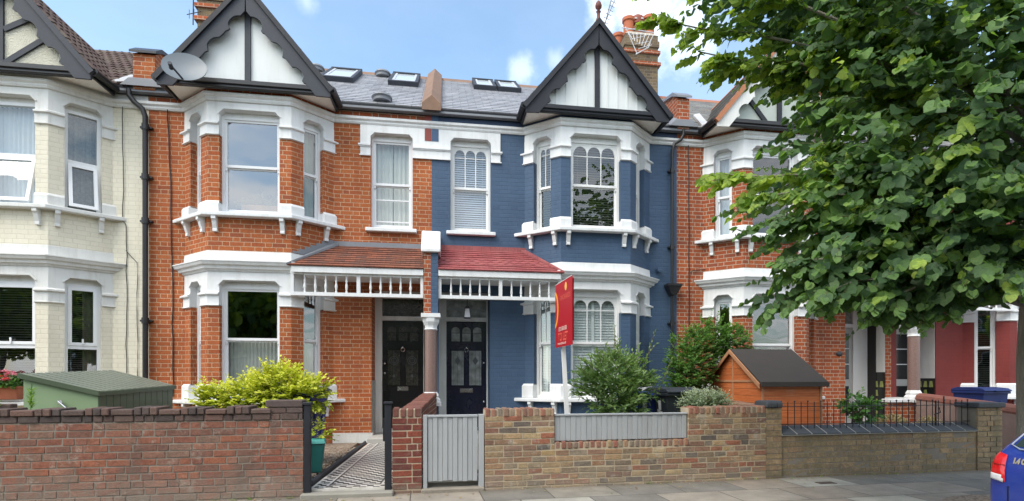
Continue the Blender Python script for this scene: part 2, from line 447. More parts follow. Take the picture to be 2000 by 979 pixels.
# ------------------------------------------------------------------ leaves
HEART = (np.array([(0,0,0),(0,.32,-.02),(0,.66,-.03),(0,1.05,-.10),(-.36,-.12,.03),(-.56,.26,.07),(-.42,.68,.03),(.36,-.12,.03),(.56,.26,.07),(.42,.68,.03)], float),
         [(0,1,5,4),(1,2,6,5),(2,3,6),(0,7,8,1),(1,8,9,2),(2,9,3)])
LANCE = (np.array([(0,0,0),(0,.5,-.03),(0,1,-.10),(-.17,.45,.05),(.17,.45,.05)], float), [(0,1,3),(1,2,3),(0,4,1),(1,4,2)])
OVAL = (np.array([(0,0,0),(0,.55,-.03),(0,1,-.08),(-.30,.3,.04),(-.26,.75,.03),(.30,.3,.04),(.26,.75,.03)], float), [(0,1,4,3),(1,2,4),(0,5,6,1),(1,6,2)])
BLADE = (np.array([(-.04,0,0),(.04,0,0),(-.035,.5,.06),(.035,.5,.06),(0,1,-.08)], float), [(0,1,3,2),(2,3,4)])
PETAL = (np.array([(0,0,0),(-.4,.4,.1),(0,.9,.05),(.4,.4,.1)], float), [(0,3,2,1)])

def leaf_mesh(name, mat, parent, leaves, tmpl, kind=None):
    """leaves: list of (pos, axis, normal, size, var)"""
    tv, tf = tmpl; n = len(leaves); k = len(tv)
    pos = np.array([l[0] for l in leaves]); ax = np.array([l[1] for l in leaves], float); nm = np.array([l[2] for l in leaves], float)
    sz = np.array([l[3] for l in leaves]); va = np.array([l[4] for l in leaves])
    ax /= np.linalg.norm(ax, axis=1)[:, None]+1e-9
    sd = np.cross(ax, nm); sd /= np.linalg.norm(sd, axis=1)[:, None]+1e-9
    nn = np.cross(sd, ax)
    V = pos[:, None, :]+sz[:, None, None]*(tv[None, :, 0, None]*sd[:, None, :]+tv[None, :, 1, None]*ax[:, None, :]+tv[None, :, 2, None]*nn[:, None, :])
    V = V.reshape(-1, 3)
    off = root_off(parent) if parent is not None else Vector((0,0,0))
    V = V-np.array(off)
    fv = []; fl = []
    base = np.arange(n)*k
    li = []; ls = []; lt = []
    idx = np.concatenate([np.array(f) for f in tf]); tot = np.array([len(f) for f in tf])
    L = (base[:, None]+idx[None, :]).reshape(-1)
    T = np.tile(tot, n); S = np.concatenate([[0], np.cumsum(T)[:-1]])
    me = bpy.data.meshes.new(name)
    me.vertices.add(len(V)); me.vertices.foreach_set('co', V.astype(np.float32).ravel())
    me.loops.add(len(L)); me.loops.foreach_set('vertex_index', L.astype(np.int32))
    me.polygons.add(len(T)); me.polygons.foreach_set('loop_start', S.astype(np.int32)); me.polygons.foreach_set('loop_total', T.astype(np.int32))
    me.update(calc_edges=True)
    at = me.attributes.new('var', 'FLOAT', 'POINT'); at.data.foreach_set('value', np.repeat(va, k).astype(np.float32))
    me.materials.append(mat)
    o = bpy.data.objects.new(name, me); COL.objects.link(o)
    if parent is not None: o.parent = parent
    if kind: o['kind'] = kind
    return o

def rvec(r=rnd):
    while True:
        v = Vector((r.uniform(-1,1), r.uniform(-1,1), r.uniform(-1,1)))
        if .05 < v.length < 1: return v.normalized()

def spray(out, twigs, p, d, L, n, size, var, droop=.5, r=rnd, flat=.6, tipvar=.25, hang=.35, face=.35):
    """a twig with alternate leaves"""
    p = Vector(p); d = Vector(d).normalized(); path = [p.copy()]
    side = d.cross(Vector((0,0,1)))
    if side.length < .1: side = Vector((1,0,0))
    side.normalize()
    for i in range(n):
        t = (i+1)/n
        d = (d+Vector((0,0,-droop/n))+rvec(r)*.10).normalized()
        p = p+d*(L/n); path.append(p.copy())
        s = side*(1 if i % 2 else -1)
        ax = (s*.8+d*.7+Vector((0,0,-hang))+rvec(r)*.35)
        nm = (Vector((0,0,1))*flat+rvec(r)*.55+Vector((0,-face,0)))
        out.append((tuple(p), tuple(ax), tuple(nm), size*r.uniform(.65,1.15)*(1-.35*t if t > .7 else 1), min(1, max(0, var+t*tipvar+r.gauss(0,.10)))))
    ax = d+Vector((0,0,-.3)); out.append((tuple(p), tuple(ax), tuple(Vector((0,0,1))+rvec(r)*.4), size*.7, min(1, var+tipvar+.1)))
    if twigs is not None: twigs.append(path)
# ------------------------------------------------------------------ houses
D = 10.2            # plane of the main facades
PITCH = math.atan(.695)

class Seg:
    """a stretch of wall seen from the street: s along it, d outwards, z up"""
    def __init__(s, A, B):
        s.A = Vector(A); s.B = Vector(B); s.L = (s.B-s.A).length
        s.t = (s.B-s.A).normalized(); n = Vector((s.t.y, -s.t.x)); s.n = n if n.y < 0 else -n
    def T(s, a, d, z):
        p = s.A+s.t*a+s.n*d
        return (p.x, p.y, z)

def sheet_wave(sg, s0, s1, z0, z1, d, amp=.03, per=.11, gather=0.0, r=rnd):
    mb = MB(); n = max(6, int((s1-s0)/.012)); pts = []; fs = []
    ph = r.uniform(0, 6)
    rows = 5
    for j in range(rows+1):
        z = z0+(z1-z0)*j/rows
        for i in range(n+1):
            s = s0+(s1-s0)*i/n
            dd = d+amp*math.sin(2*math.pi*s/per+ph+.5*math.sin(7*s+j*.25))+amp*.4*math.sin(2*math.pi*s/per*2.3+ph*2)
            pts.append(sg.T(s, dd, z))
    for j in range(rows):
        for i in range(n):
            a = j*(n+1)+i; fs.append((a, a+1, a+n+2, a+n+1))
    mb.add(pts, fs); return mb

def slats(sg, s0, s1, z0, z1, d, pitch=.035, dep=.028, tilt=.5):
    mb = MB(T=sg.T); z = z0
    while z < z1:
        y = dep/2*math.cos(tilt); h = dep/2*math.sin(tilt)
        mb.hexa([(s0,d-y,z-h),(s1,d-y,z-h),(s1,d+y,z+h),(s0,d+y,z+h)], [(s0,d-y,z-h+.002),(s1,d-y,z-h+.002),(s1,d+y,z+h+.002),(s0,d+y,z+h+.002)])
        z += pitch
    for q in (.18, .82):
        s = s0+(s1-s0)*q; mb.box(s-.002, s+.002, d+.012, d+.016, z0, z1)
    mb.box(s0, s1, d-.02, d+.02, z1, z1+.03)
    return mb

def make_window(house, sg, s0, s1, z0, z1, style='sash', inside='dark', zm=None, upper=False, lights=3, mframe=None, rec=.10, nm='window', label=None):
    """a timber sash (or plastic) window set back in its opening; sub-parts: glass, curtain or blind"""
    mf = mframe or M_TIMBERW
    if zm is None: zm = z0+(z1-z0)*.5
    w = s1-s0; r = -rec
    fr = MB(T=sg.T)
    b = .042 if style != 'upvc' else .05
    # box frame
    fr.box(s0, s0+b, r-.09, r, z0, z1); fr.box(s1-b, s1, r-.09, r, z0, z1)
    fr.box(s0+b, s1-b, r-.09, r, z1-b, z1); fr.box(s0+b, s1-b, r-.09, r+.012, z0, z0+.05)
    a0, a1, c0, c1 = s0+b, s1-b, z0+.05, z1-b
    st = .036
    panes = []
    if style in ('sash', 'arched'):
        # upper sash (front), lower sash (behind)
        ru = r-.022; rl = r-.050
        fr.box(a0, a0+st, ru-.03, ru, zm, c1); fr.box(a1-st, a1, ru-.03, ru, zm, c1)
        fr.box(a0+st, a1-st, ru-.03, ru, c1-st, c1); fr.box(a0, a1, ru-.03, ru+.006, zm-.022, zm+.022)
        for s in (a0+.018, a1-.018): fr.prism([(s-.018, zm-.022), (s+.018, zm-.022), (s+.01, zm-.075), (s-.006, zm-.085)], ru-.03, ru, 'y') if False else fr.box(s-.015, s+.015, ru-.028, ru, zm-.075, zm-.022)
        fr.box(a0, a0+st, rl-.03, rl, c0, zm-.022); fr.box(a1-st, a1, rl-.03, rl, c0, zm-.022)
        fr.box(a0+st, a1-st, rl-.03, rl, c0, c0+.06); fr.box(a0+st, a1-st, rl-.03, rl, zm-.045, zm-.023)
        panes = [(a0+st-.003, a1-st+.003, zm+.02, c1-st+.003, ru-.016), (a0+st-.003, a1-st+.003, c0+.055, zm-.04, rl-.016)]
        if style == 'arched':
            g0, g1, h0, h1 = a0+st, a1-st, zm+.022, c1-st
            lw = (g1-g0)/lights; rad = lw/2-.012; bar = .016
            zt = h1-.02; zs = zt-rad          # springing
            hb = zs-.02 if rad > .06 else zs-.03
            for i in range(lights):
                x0 = g0+i*lw; xc = x0+lw/2
                if i: fr.box(x0-bar/2, x0+bar/2, ru-.028, ru-.004, h0, zs)
                # spandrels over the round head
                n = 8
                arc = [(xc+rad*math.cos(math.pi*k/n), zs+rad*math.sin(math.pi*k/n)) for k in range(n+1)]
                for k in range(n):
                    p, q = arc[k], arc[k+1]
                    fr.hexa([(p[0],ru-.028,p[1]),(q[0],ru-.028,q[1]),(q[0],ru-.004,q[1]),(p[0],ru-.004,p[1])],
                            [(p[0],ru-.028,h1),(q[0],ru-.028,h1),(q[0],ru-.004,h1),(p[0],ru-.004,h1)])
                for e0, e1 in ((x0, xc-rad), (xc+rad, x0+lw)):
                    fr.box(e0, e1, ru-.0275, ru-.0045, zs, h1)
                fr.box(xc-rad+.0, xc+rad, ru-.027, ru-.005, hb-.05, hb-.036)
        if style == 'sash' and lights == 9:       # thin extra rails seen on the small upper window
            for q in (.35, .85):
                z = c0+(zm-c0)*(1-q); fr.box(a0+st, a1-st, rl-.028, rl-.004, z-.012, z+.012)
    else:   # upvc
        fr.box(a0, a1, r-.07, r+.004, zm-.03, zm+.03)
        st = .05
        if upper:      # fixed light above, lower casement pushed open at the foot
            panes = [(a0, a1, zm+.03, c1, r-.04)]
            op = .16; H = zm-.03-c0
            def TT(s_, d_, z_):
                k = (zm-.03-z_)/H
                return sg.T(s_, d_+op*k, z_)
            o = MB(T=TT); o.box(a0, a0+st, r-.03, r+.02, c0, zm-.03); o.box(a1-st, a1, r-.03, r+.02, c0, zm-.03)
            o.box(a0+st, a1-st, r-.03, r+.02, c0, c0+st); o.box(a0+st, a1-st, r-.03, r+.02, zm-.03-st, zm-.03)
            fr.T = None; fr.v += o.v; fr.f += [tuple(i+len(fr.v)-len(o.v) for i in f) for f in o.f]; fr.T = sg.T
            pl = MB(T=TT); pl.quad((a0+st, r-.005, c0+st), (a1-st, r-.005, c0+st), (a1-st, r-.005, zm-.03-st), (a0+st, r-.005, zm-.03-st))
        else:
            o = .02
            fr.box(a0, a0+st, r-.03, r+o, zm+.03, c1); fr.box(a1-st, a1, r-.03, r+o, zm+.03, c1)
            fr.box(a0+st, a1-st, r-.03, r+o, zm+.03, zm+.03+st); fr.box(a0+st, a1-st, r-.03, r+o, c1-st, c1)
            fr.box((a0+a1)/2-.012, (a0+a1)/2+.012, r+o, r+o+.02, zm+.05, zm+.14)
            panes = [(a0+st, a1-st, zm+.03+st, c1-st, r-.005), (a0, a1, c0, zm-.03, r-.04)]
            pl = None
    wo = fr.build(nm, mf, house, label=label)
    g = MB(T=sg.T)
    for p in panes:
        g.quad((p[0], p[4], p[2]), (p[1], p[4], p[2]), (p[1], p[4], p[3]), (p[0], p[4], p[3]))
    if style == 'upvc' and upper and pl: g.v += pl.v; g.f += [tuple(i+len(g.v)-4 for i in pl.f[0])]
    g.build('glass', (M_GLASSR if inside == 'plant' else M_GLASS) if z0 > 3 else M_GLASSD, wo, recalc=False)
    di = -rec-.17; lo = z0+.03; hi = z1-.02; e0 = s0+.01; e1 = s1-.01
    if inside == 'curtain':
        sheet_wave(sg, e0, e0+w*.36, lo, hi, di, .022, .09).build('curtain', M_CLOTHG, wo, smooth=2, recalc=False)
        sheet_wave(sg, e1-w*.36, e1, lo, hi, di, .022, .09).build('curtain', M_CLOTHG, wo, smooth=2, recalc=False)
    elif inside == 'full_curtain_g':
        sheet_wave(sg, e0, e1, lo, hi, di, .025, .10).build('curtain', M_CLOTHG, wo, smooth=2, recalc=False)
    elif inside == 'full_curtain':
        sheet_wave(sg, e0, (e0+e1)/2-.005, lo, hi, di, .018, .085).build('curtain', M_CLOTH, wo, smooth=2, recalc=False)
        sheet_wave(sg, (e0+e1)/2+.005, e1, lo, hi, di, .018, .085).build('curtain', M_CLOTH, wo, smooth=2, recalc=False)
    elif inside == 'net':
        sheet_wave(sg, e0, e1, lo, hi, di, .014, .07).build('net_curtain', M_NET, wo, smooth=2, recalc=False)
    elif inside == 'half_net':
        sheet_wave(sg, e0, e1, lo, zm+.03, di, .010, .06).build('net_curtain', M_LACE2, wo, smooth=2, recalc=False)
    elif inside == 'lace':
        sheet_wave(sg, e0, e1, lo, hi, di, .018, .10).build('net_curtain', M_LACE, wo, smooth=2, recalc=False)
    elif inside == 'one_side':
        sheet_wave(sg, e1-w*.45, e1, lo, hi, di, .022, .09).build('curtain', plain('buff_curtain', (.26,.22,.15), .9), wo, smooth=2, recalc=False)
        slats(sg, e0, e1, lo, hi, di+.09, .033, .022, .2).build('blind', M_BLINDD, wo, recalc=False)
    elif inside == 'blind':
        slats(sg, e0, e1, lo, hi, di+.05, .045, .036, .15).build('blind', M_BLINDM, wo, recalc=False)
    elif inside == 'blind_dark':
        slats(sg, e0, e1, lo, hi, di+.05, .040, .030, .25).build('blind', M_BLINDD, wo, recalc=False)
    elif inside == 'blind_light':
        slats(sg, e0, e1, lo, hi, di+.05, .042, .046, -.95).build('blind', M_BLINDL, wo, recalc=False)
    elif inside == 'shutter':
        x = slats(sg, e0, e1, lo, hi, di+.05, .050, .054, -1.1)
        x.T = sg.T
        for q in (e0, (e0+e1)/2-.03, e1-.05): x.box(q, q+.05, di+.02, di+.08, lo, hi)
        x.build('shutter', M_SHUT, wo, recalc=False)
    elif inside == 'plant':
        q = MB(T=sg.T); q.box(s0+.12, s1-.25, di-.10, di+.02, z0+.03, z0+.24); q.build('window_box', plain('ochre_box', (.26,.12,.04), .7, .5, 5), wo, bevel=.006)
        lv = []
        for i in range(420):
            s = rnd.uniform(s0+.12, s1-.14); k = 1-abs((s-(s0+s1)/2+.12))/.6
            z = z0+.22+rnd.random()*.28*max(.2, k); p = sg.T(s, di-rnd.uniform(-.05, .15), z)
            lv.append((p, tuple(rvec()+Vector((0,-.3,.3))), tuple(rvec()+Vector((0,-.4,.8))), rnd.uniform(.03,.07), rnd.random()))
        leaf_mesh('foliage', M_LEAFDK, wo, lv, LANCE)
    return wo

M_LACE2 = plain('ivory_net', (.50,.50,.46), .9, .15, 12, .2, .002)
M_BLINDM = plain('olive_slat', (.16,.17,.14), .5, .1, 3, .05, .001)
M_LEAFDK = leafmat('houseplant_leaf', [(0, (.02,.05,.012)), (1, (.07,.12,.03))], .3)

def arch_poly(x0, x1, z0, z1, n=8):
    r = (x1-x0)/2; xc = (x0+x1)/2; zs = z1-r*.85
    return [(x0, z0), (x1, z0)]+[(xc+r*math.cos(math.pi*k/n), zs+r*.85*math.sin(math.pi*k/n)) for k in range(n+1)]

def make_door(house, p, m, style):
    """front door, its frame and the light over it, set back in the porch recess"""
    Y = 10.68
    X = lambda u: p+m*u
    def bx(mb, u0, u1, y0, y1, z0, z1): mb.box(min(X(u0), X(u1)), max(X(u0), X(u1)), y0, y1, z0, z1)
    if style == 'rr': d0, d1 = .50, .96
    else: d0, d1 = .27, 1.065
    dz0, dz1 = .36, 2.42
    red = style == 'black'
    if red: d0, d1 = .17, .945
    if style == 'navy': d0, d1 = .27, 1.05
    f = MB()
    col = M_UPVC if style == 'rr' else M_WHITEL
    bx(f, .125, d0, Y, Y+.10, .2, 2.95) ; bx(f, d1, 1.078, Y, Y+.10, .2, 2.95)
    bx(f, d0, d1, Y, Y+.10, 2.43, 2.51); bx(f, d0, d1, Y, Y+.10, 2.85, 2.95)
    bx(f, d0, d1, Y-.04, Y+.12, .28, .36)
    f.build('door_frame', col, house)
    fl = MB(); bx(fl, d0, d1, Y+.05, Y+.06, 2.51, 2.85)
    fan = fl.build('fanlight', M_LEADED if red else M_OBSC, house)
    if not red and style == 'navy':
        q = MB(); bx(q, d0, d1, Y+.045, Y+.049, 2.655, 2.675); q.build('glazing_bar', M_LEAD, fan)
    dm = {'navy': M_NAVY, 'black': M_DOORB}.get(style, M_UPVC)
    d = MB(); bx(d, d0+.004, d1-.004, Y+.03, Y+.075, dz0, dz1)
    w = d1-d0
    if style == 'rr':
        dob = d.build('door', plain('pale_grey_door', (.45,.46,.45), .5), house)
        gl = MB()
        bx(gl, d0+.08, d1-.08, Y+.026, Y+.029, 1.3, 2.3); bx(gl, d0+.08, d1-.08, Y+.026, Y+.029, .5, 1.15)
        gl.build('pane', plain('dark_pane', (.02,.022,.025), .15), dob)
        gb = MB()
        for z in (1.62, 1.96): bx(gb, d0+.08, d1-.08, Y+.018, Y+.025, z, z+.02)
        gb.build('glazing_bar', M_UPVC, dob)
        return
    # raised mouldings
    def ring(u0, u1, z0, z1, t=.016, y=Y+.018):
        bx(d, u0-t, u1+t, y, Y+.031, z1, z1+t); bx(d, u0-t, u1+t, y, Y+.031, z0-t, z0)
        bx(d, u0-t, u0, y, Y+.031, z0, z1); bx(d, u1, u1+t, y, Y+.031, z0, z1)
    us = [d0+w*(.13+.245*i+.0) for i in range(3)]; aw = w*.21
    us = [d0+w*.125, d0+w*.395, d0+w*.665]
    for u in us: ring(u, u+aw, 2.04, 2.20 if True else 0, .010)
    tl = [(d0+w*.13, d0+w*.43), (d0+w*.57, d0+w*.87)]
    for a, b in tl: ring(a, b, 1.18, 1.86, .014)
    if red:
        ring(d0+w*.12, d0+w*.88, .50, .80, .02)
        q = MB(); 
        d.prism([(X(d0+w*.2), .86), (X(d0+w*.8), .86), (X(d0+w*.87), .95), (X(d0+w*.13), .95)], Y+.012, Y+.031)
    else:
        for i in range(3):
            a = d0+w*(.12+.27*i); bx(d, a, a+w*.2, Y+.02, Y+.031, .48, .96); bx(d, a+.025, a+w*.2-.025, Y+.012, Y+.021, .52, .92)
    dob = d.build('door', dm, house, bevel=.003)
    pm = M_LEADED if red else M_OBSC
    for u in us:
        g = MB(); pr = [(X(a), z) for a, z in arch_poly(u, u+aw, 2.04, 2.32)]
        g.prism(pr, Y+.022, Y+.029); g.build('arched_pane', pm, dob)
    for a, b in tl:
        g = MB(); bx(g, a, b, Y+.024, Y+.029, 1.18, 1.86); gp = g.build('glass_panel', pm if red else M_OBSC, dob)
    # lead and motifs
    for a, b in tl:
        l = MB(); c = (a+b)/2
        bx(l, c-.003, c+.003, Y+.0205, Y+.0235, 1.18, 1.86)
        if red:
            for rr in (.085, .05):
                n = 18
                for k in range(n):
                    t0, t1 = 2*math.pi*k/n, 2*math.pi*(k+1)/n
                    l.hexa([(X(c)+rr*math.cos(t),Y+.018,1.66+rr*math.sin(t)) for t in (t0,t1)]+[(X(c)+(rr-.008)*math.cos(t),Y+.018,1.66+(rr-.008)*math.sin(t)) for t in (t1,t0)],
                           [(X(c)+rr*math.cos(t),Y+.0235,1.66+rr*math.sin(t)) for t in (t0,t1)]+[(X(c)+(rr-.008)*math.cos(t),Y+.0235,1.66+(rr-.008)*math.sin(t)) for t in (t1,t0)])
            l.prism([(X(c)-.03,1.36),(X(c),1.33),(X(c)+.03,1.36),(X(c),1.41)], Y+.019, Y+.0235)
        else:
            for s_ in (1, .62):
                l.prism([(X(c)-.055*s_,1.66),(X(c),1.66-.085*s_),(X(c)+.055*s_,1.66),(X(c),1.66+.085*s_)], Y+.021-.002/s_, Y+.0235)
            bx(l, a+.03, a+.036, Y+.021, Y+.0235, 1.2, 1.84); bx(l, b-.036, b-.03, Y+.021, Y+.0235, 1.2, 1.84)
        l.build('leading', plain('lead_came', (.06,.07,.075), .4), dob)
    c = (d0+d1)/2
    k = MB()
    n = 14; rr = .037
    k.tube([(X(c)+rr*math.cos(2*math.pi*i/n), Y-.01, 1.87+rr*math.sin(2*math.pi*i/n)) for i in range(n+1)], .008, 6)
    k.ball((X(c), Y+.0, 1.915), .02); k.build('knocker', M_CHROME, dob, smooth=True)
    k = MB(); zz = 1.12 if red else 1.08
    bx(k, c-.125 if not red else c-.10, c+.125 if not red else c+.10, Y+.016, Y+.03, zz-.04, zz+.04); bx(k, c-.085, c+.085, Y+.006, Y+.015, zz-.018, zz+.022)
    k.build('letterbox', M_CHROME, dob, bevel=.003)
    e = d1-.05
    for z in ((1.62, .86) if not red else (1.60, 1.42)):
        k = MB(); k.ball((X(e), Y+.01, z), .022, 10, 6); k.build('lock', M_CHROME, dob, smooth=True)

def make_leaded(name, c1, c2, sc):
    m, nt, out = newmat(name); N = NT(nt)
    geo = N.n('ShaderNodeNewGeometry').outputs['Position']
    v = N.n('ShaderNodeTexVoronoi'); v.inputs['Scale'].default_value = sc; N.l(geo, v.inputs['Vector']); v.feature = 'DISTANCE_TO_EDGE'
    v2 = N.n('ShaderNodeTexVoronoi'); v2.inputs['Scale'].default_value = sc; N.l(geo, v2.inputs['Vector'])
    f = N.m('LESS_THAN', v.outputs['Distance'], .035)
    c = N.mix(v2.outputs['Color'], c1, c2)
    c = N.mix(f, c, (.012,.012,.012))
    N.bsdf(out, c, .12, N.bump(N.noise(geo, 30, 3).outputs[0], .5, .01)); MATS[name] = m; return m
M_LEADED = make_leaded('leaded_stained_glass', (.018,.020,.020), (.07,.065,.05), 22)
m, nt, out = newmat('obscure_glass'); N = NT(nt)
g_ = N.n('ShaderNodeNewGeometry').outputs['Position']
N.bsdf(out, N.ramp(N.noise(g_, 7, 5, .6).outputs[0], [(.3, (.12,.13,.12)), (.55, (.26,.28,.27)), (.75, (.40,.42,.41))]), .12, N.bump(N.noise(g_, 50, 2).outputs[0], .5, .006))
M_OBSC = m

BAY = (1.74, 2.335, 3.655, 4.22)   # distance from the party line: junction, front corner, front corner, junction
BY = 9.70
GY = 9.5                            # plane of the gable

def make_house(name, label, p, m, o):
    """one terrace house; p = party line of its pair, m = +1 when the house lies to the right of it"""
    X = lambda u: p+m*u
    h = thing(name, label, 'house', (p+m*2.4, D, 0), group=None)
    wm, wt = o['wall'], o.get('trim', M_WHITE)
    gut = o.get('gutter', M_BLACK)
    def bx(mb, u0, u1, y0, y1, z0, z1): mb.box(min(X(u0), X(u1)), max(X(u0), X(u1)), y0, y1, z0, z1)
    j1, f1, f2, j2 = o.get('bay', BAY)
    JP = [(X(j1), D), (X(f1), BY), (X(f2), BY), (X(j2), D)]
    full = JP if m > 0 else JP[::-1]
    ext = .25
    def extend(path, e=ext):
        a = Vector(path[0]); b = Vector(path[1]); c = Vector(path[-2]); d = Vector(path[-1])
        return [tuple(a-(b-a).normalized()*e)]+list(path[1:-1])+[tuple(d+(d-c).normalized()*e)]
    FX = extend(full)
    # ---- main wall
    w = MB(); W0 = 0.0
    y0, y1 = D, D+.24
    z1f = 6.16
    def cellwall(us, zs, holes):
        for i in range(len(us)-1):
            for k in range(len(zs)-1):
                uc, zc = (us[i]+us[i+1])/2, (zs[k]+zs[k+1])/2
                if any(a < uc < b and c < zc < d for a, b, c, d in holes): continue
                bx(w, us[i], us[i+1], y0, y1, zs[k], zs[k+1])
    cellwall([0, .125, .345, 1.078, 1.095, j1+.02], [-.1, 2.95, 4.055, 5.80, z1f],
             [(.125, 1.078, -1, 2.95), (.345, 1.095, 4.055, 5.80)])
    bx(w, j2-.02, 4.79, y0, y1, -.1, z1f)
    bx(w, j1+.02, j2-.02, y0+.02, y1, 3.1, 3.95)
    # recess of the porch
    bx(w, -.0, .125, y1, 11.2, -.1, 2.95); bx(w, 1.078, 1.19, y1, 11.2, -.1, 2.95)
    w.build('wall', wm, h)
    c = MB(); bx(c, .125, 1.078, y1, 11.2, 2.95, 3.05); c.build('porch_ceiling', wt, h)
    fl = MB(); bx(fl, .125, 1.078, 9.62, 11.2, -.05, .28); fl.build('doorstep', M_STONE, h, bevel=.01)
    make_door(h, p, m, o['door'])
    # dado in the recess
    dm = MB()
    if o.get('dado'):
        if m > 0: xs = X(1.078); dm.box(xs-.012, xs, D+.02, 10.66, .3, 1.32); 
        else: xs = X(.125); dm.box(xs-.012, xs, D+.02, 10.66, .3, 1.45)
        dd = dm.build('tile_dado', plain('black_glazed_tile', (.015,.016,.013), .2), h)
        pt = MB()
        for r_ in range(4):
            for y in ((10.30, 10.44, 10.58) if r_ == 3 else (10.44,)):
                z = .62+r_*.19; x0, x1 = (xs-.017, xs-.0125)
                pt.prism([(y-.05,z-.06),(y+.05,z-.06),(y+.03,z+.07),(y-.03,z+.07)], x0, x1, 'x')
        pt.build('dado_motif', plain('lime_glazed_tile', (.30,.33,.10), .25), dd)
        up = MB(); up.box(xs-.012, xs, D+.02, 10.66, 1.321 if m > 0 else 1.451, 2.9); up.build('recess_plaster', M_WHITEL, h)
    elif m < 0:
        up = MB(); xs = X(1.078); up.box(xs, xs+.012, D+.02, 10.66, 0.3, 1.28); up.build('tile_dado', plain('grey_glazed_tile', (.25,.27,.25), .3, .4, 20), h)
    if o.get('plinth'):
        q = MB(); bx(q, 1.072, 1.76, D-.02, D, .14, .33); bx(q, 1.058, 1.072, D-.02, D+.24, .14, .33); q.build('plinth', M_WHITEL, h, bevel=.006)
    # ---- bay brickwork: below the ground-floor sill and between the floors
    b = MB()
    b.sweep(full, [(0, -.1), (0, .885), (-.2, .885), (-.2, -.1)])
    b.sweep(full, [(0, 3.44), (0, 4.0), (-.2, 4.0), (-.2, 3.44)])
    # piers
    cants = []
    ca = Vector(JP[0]); cb = Vector(JP[1]); cc = Vector(JP[2]); cd = Vector(JP[3])
    t1 = (cb-ca).normalized(); t2 = (cd-cc).normalized(); L1 = (cb-ca).length; L2 = (cd-cc).length
    pw = o.get('pw', .20); cw = o.get('cw', .215); fw = .185; FL = f2-f1
    def piers():
        sgn = 1
        P = [
            [ca-t1*.2, ca+t1*pw],
            [cb-t1*cw, cb, cb+Vector((m*fw, 0))],
            [cc-Vector((m*fw, 0)), cc, cc+t2*cw],
            [cd-t2*pw, cd+t2*.2]]
        return [[tuple(q) for q in (a if m > 0 else a[::-1])] for a in P]
    PI_ = piers()
    for path in PI_:
        b.sweep(path, [(0, 4.25), (0, 5.38), (-.2, 5.38), (-.2, 4.25)])
        b.sweep(path, [(0, 1.2), (0, 2.54), (-.2, 2.54), (-.2, 1.2)])
    b.build('bay_wall', o.get('baywall', wm), h)
    ft = MB(); ft.sweep(full, [(.03, 6.05), (.03, 6.115), (-.15, 6.115), (-.15, 6.05)]); ft.build('eaves_brick', o.get('eavesbrick', M_REDR), h)
    for a, c_ in ((0, j1+.02), (j2-.02, 4.79)):
        ev = MB(); bx(ev, a, c_, D-.015, D, 6.055, 6.16); ev.build('eaves_course', o.get('eavesbrick', M_REDR), h)
    # ---- white dressings
    for path in PI_:
        for (zb, zt, tp) in ((4.068, 4.27, 1), (.955, 1.217, 0)):
            q = MB(); q.sweep(path, [(.035, zb), (.035, zt-.04), (.012, zt), (-.2, zt), (-.2, zb)]); q.build('pier_base', wt, h)
        for (zb, zt, zh) in ((5.37, 5.57, 5.80), (2.53, 2.735, 2.95)):
            q = MB()
            q.sweep(path, [(.018, zb), (.018, zt), (.004, zt), (.004, zh), (-.2, zh), (-.2, zb)])
            q.sweep(path, [(.005, zb-.012), (.032, zb), (.032, zb+.012), (.005, zb+.02)])
            q.sweep(path, [(.005, zt-.045), (.055, zt-.025), (.055, zt), (.03, zt+.012), (.002, zt+.03)])
            q.build('capital', wt, h)
    # friezes over the windows, string courses
    q = MB()
    q.sweep(full, [(.004, 5.80), (.004, 5.93), (-.2, 5.93), (-.2, 5.80)])
    q.build('bay_frieze', wt, h)
    q = MB(); q.sweep(full, [(.004, 2.95), (.004, 3.12), (-.2, 3.12), (-.2, 2.95)]); q.build('bay_frieze', wt, h)
    q = MB()
    prof = [(-.1, 5.93), (.03, 5.93), (.045, 5.96), (.045, 5.985), (.075, 6.01), (.08, 6.05), (-.1, 6.05)]
    q.sweep(FX, prof); q.build('bay_cornice', wt, h)
    # same moulding along the flush wall
    for a, c_ in ((0, j1-.005), (j2+.005, 4.79)):
        q = MB(); pa = [(X(a), D), (X(c_), D)]; pa = pa if m > 0 else pa[::-1]
        q.sweep(pa, [(-.02, 5.93), (.026, 5.93), (.041, 5.958), (.041, 5.983), (.07, 6.008), (.075, 6.047), (-.02, 6.047)])
        q.build('string_course', wt, h)
    q = MB()
    q.sweep(FX, [(-.1, 3.10), (.02, 3.10), (.035, 3.13), (.065, 3.14), (.075, 3.18), (.11, 3.20), (.13, 3.245), (.14, 3.25), (.14, 3.268), (.02, 3.285), (-.1, 3.285)])
    q.build('bay_cornice', wt, h)
    q = MB(); q.sweep(extend(full, .02), [(.012, 3.284), (.004, 3.44), (-.02, 3.46), (-.2, 3.46), (-.2, 3.284)]); q.build('bay_parapet', wt, h)
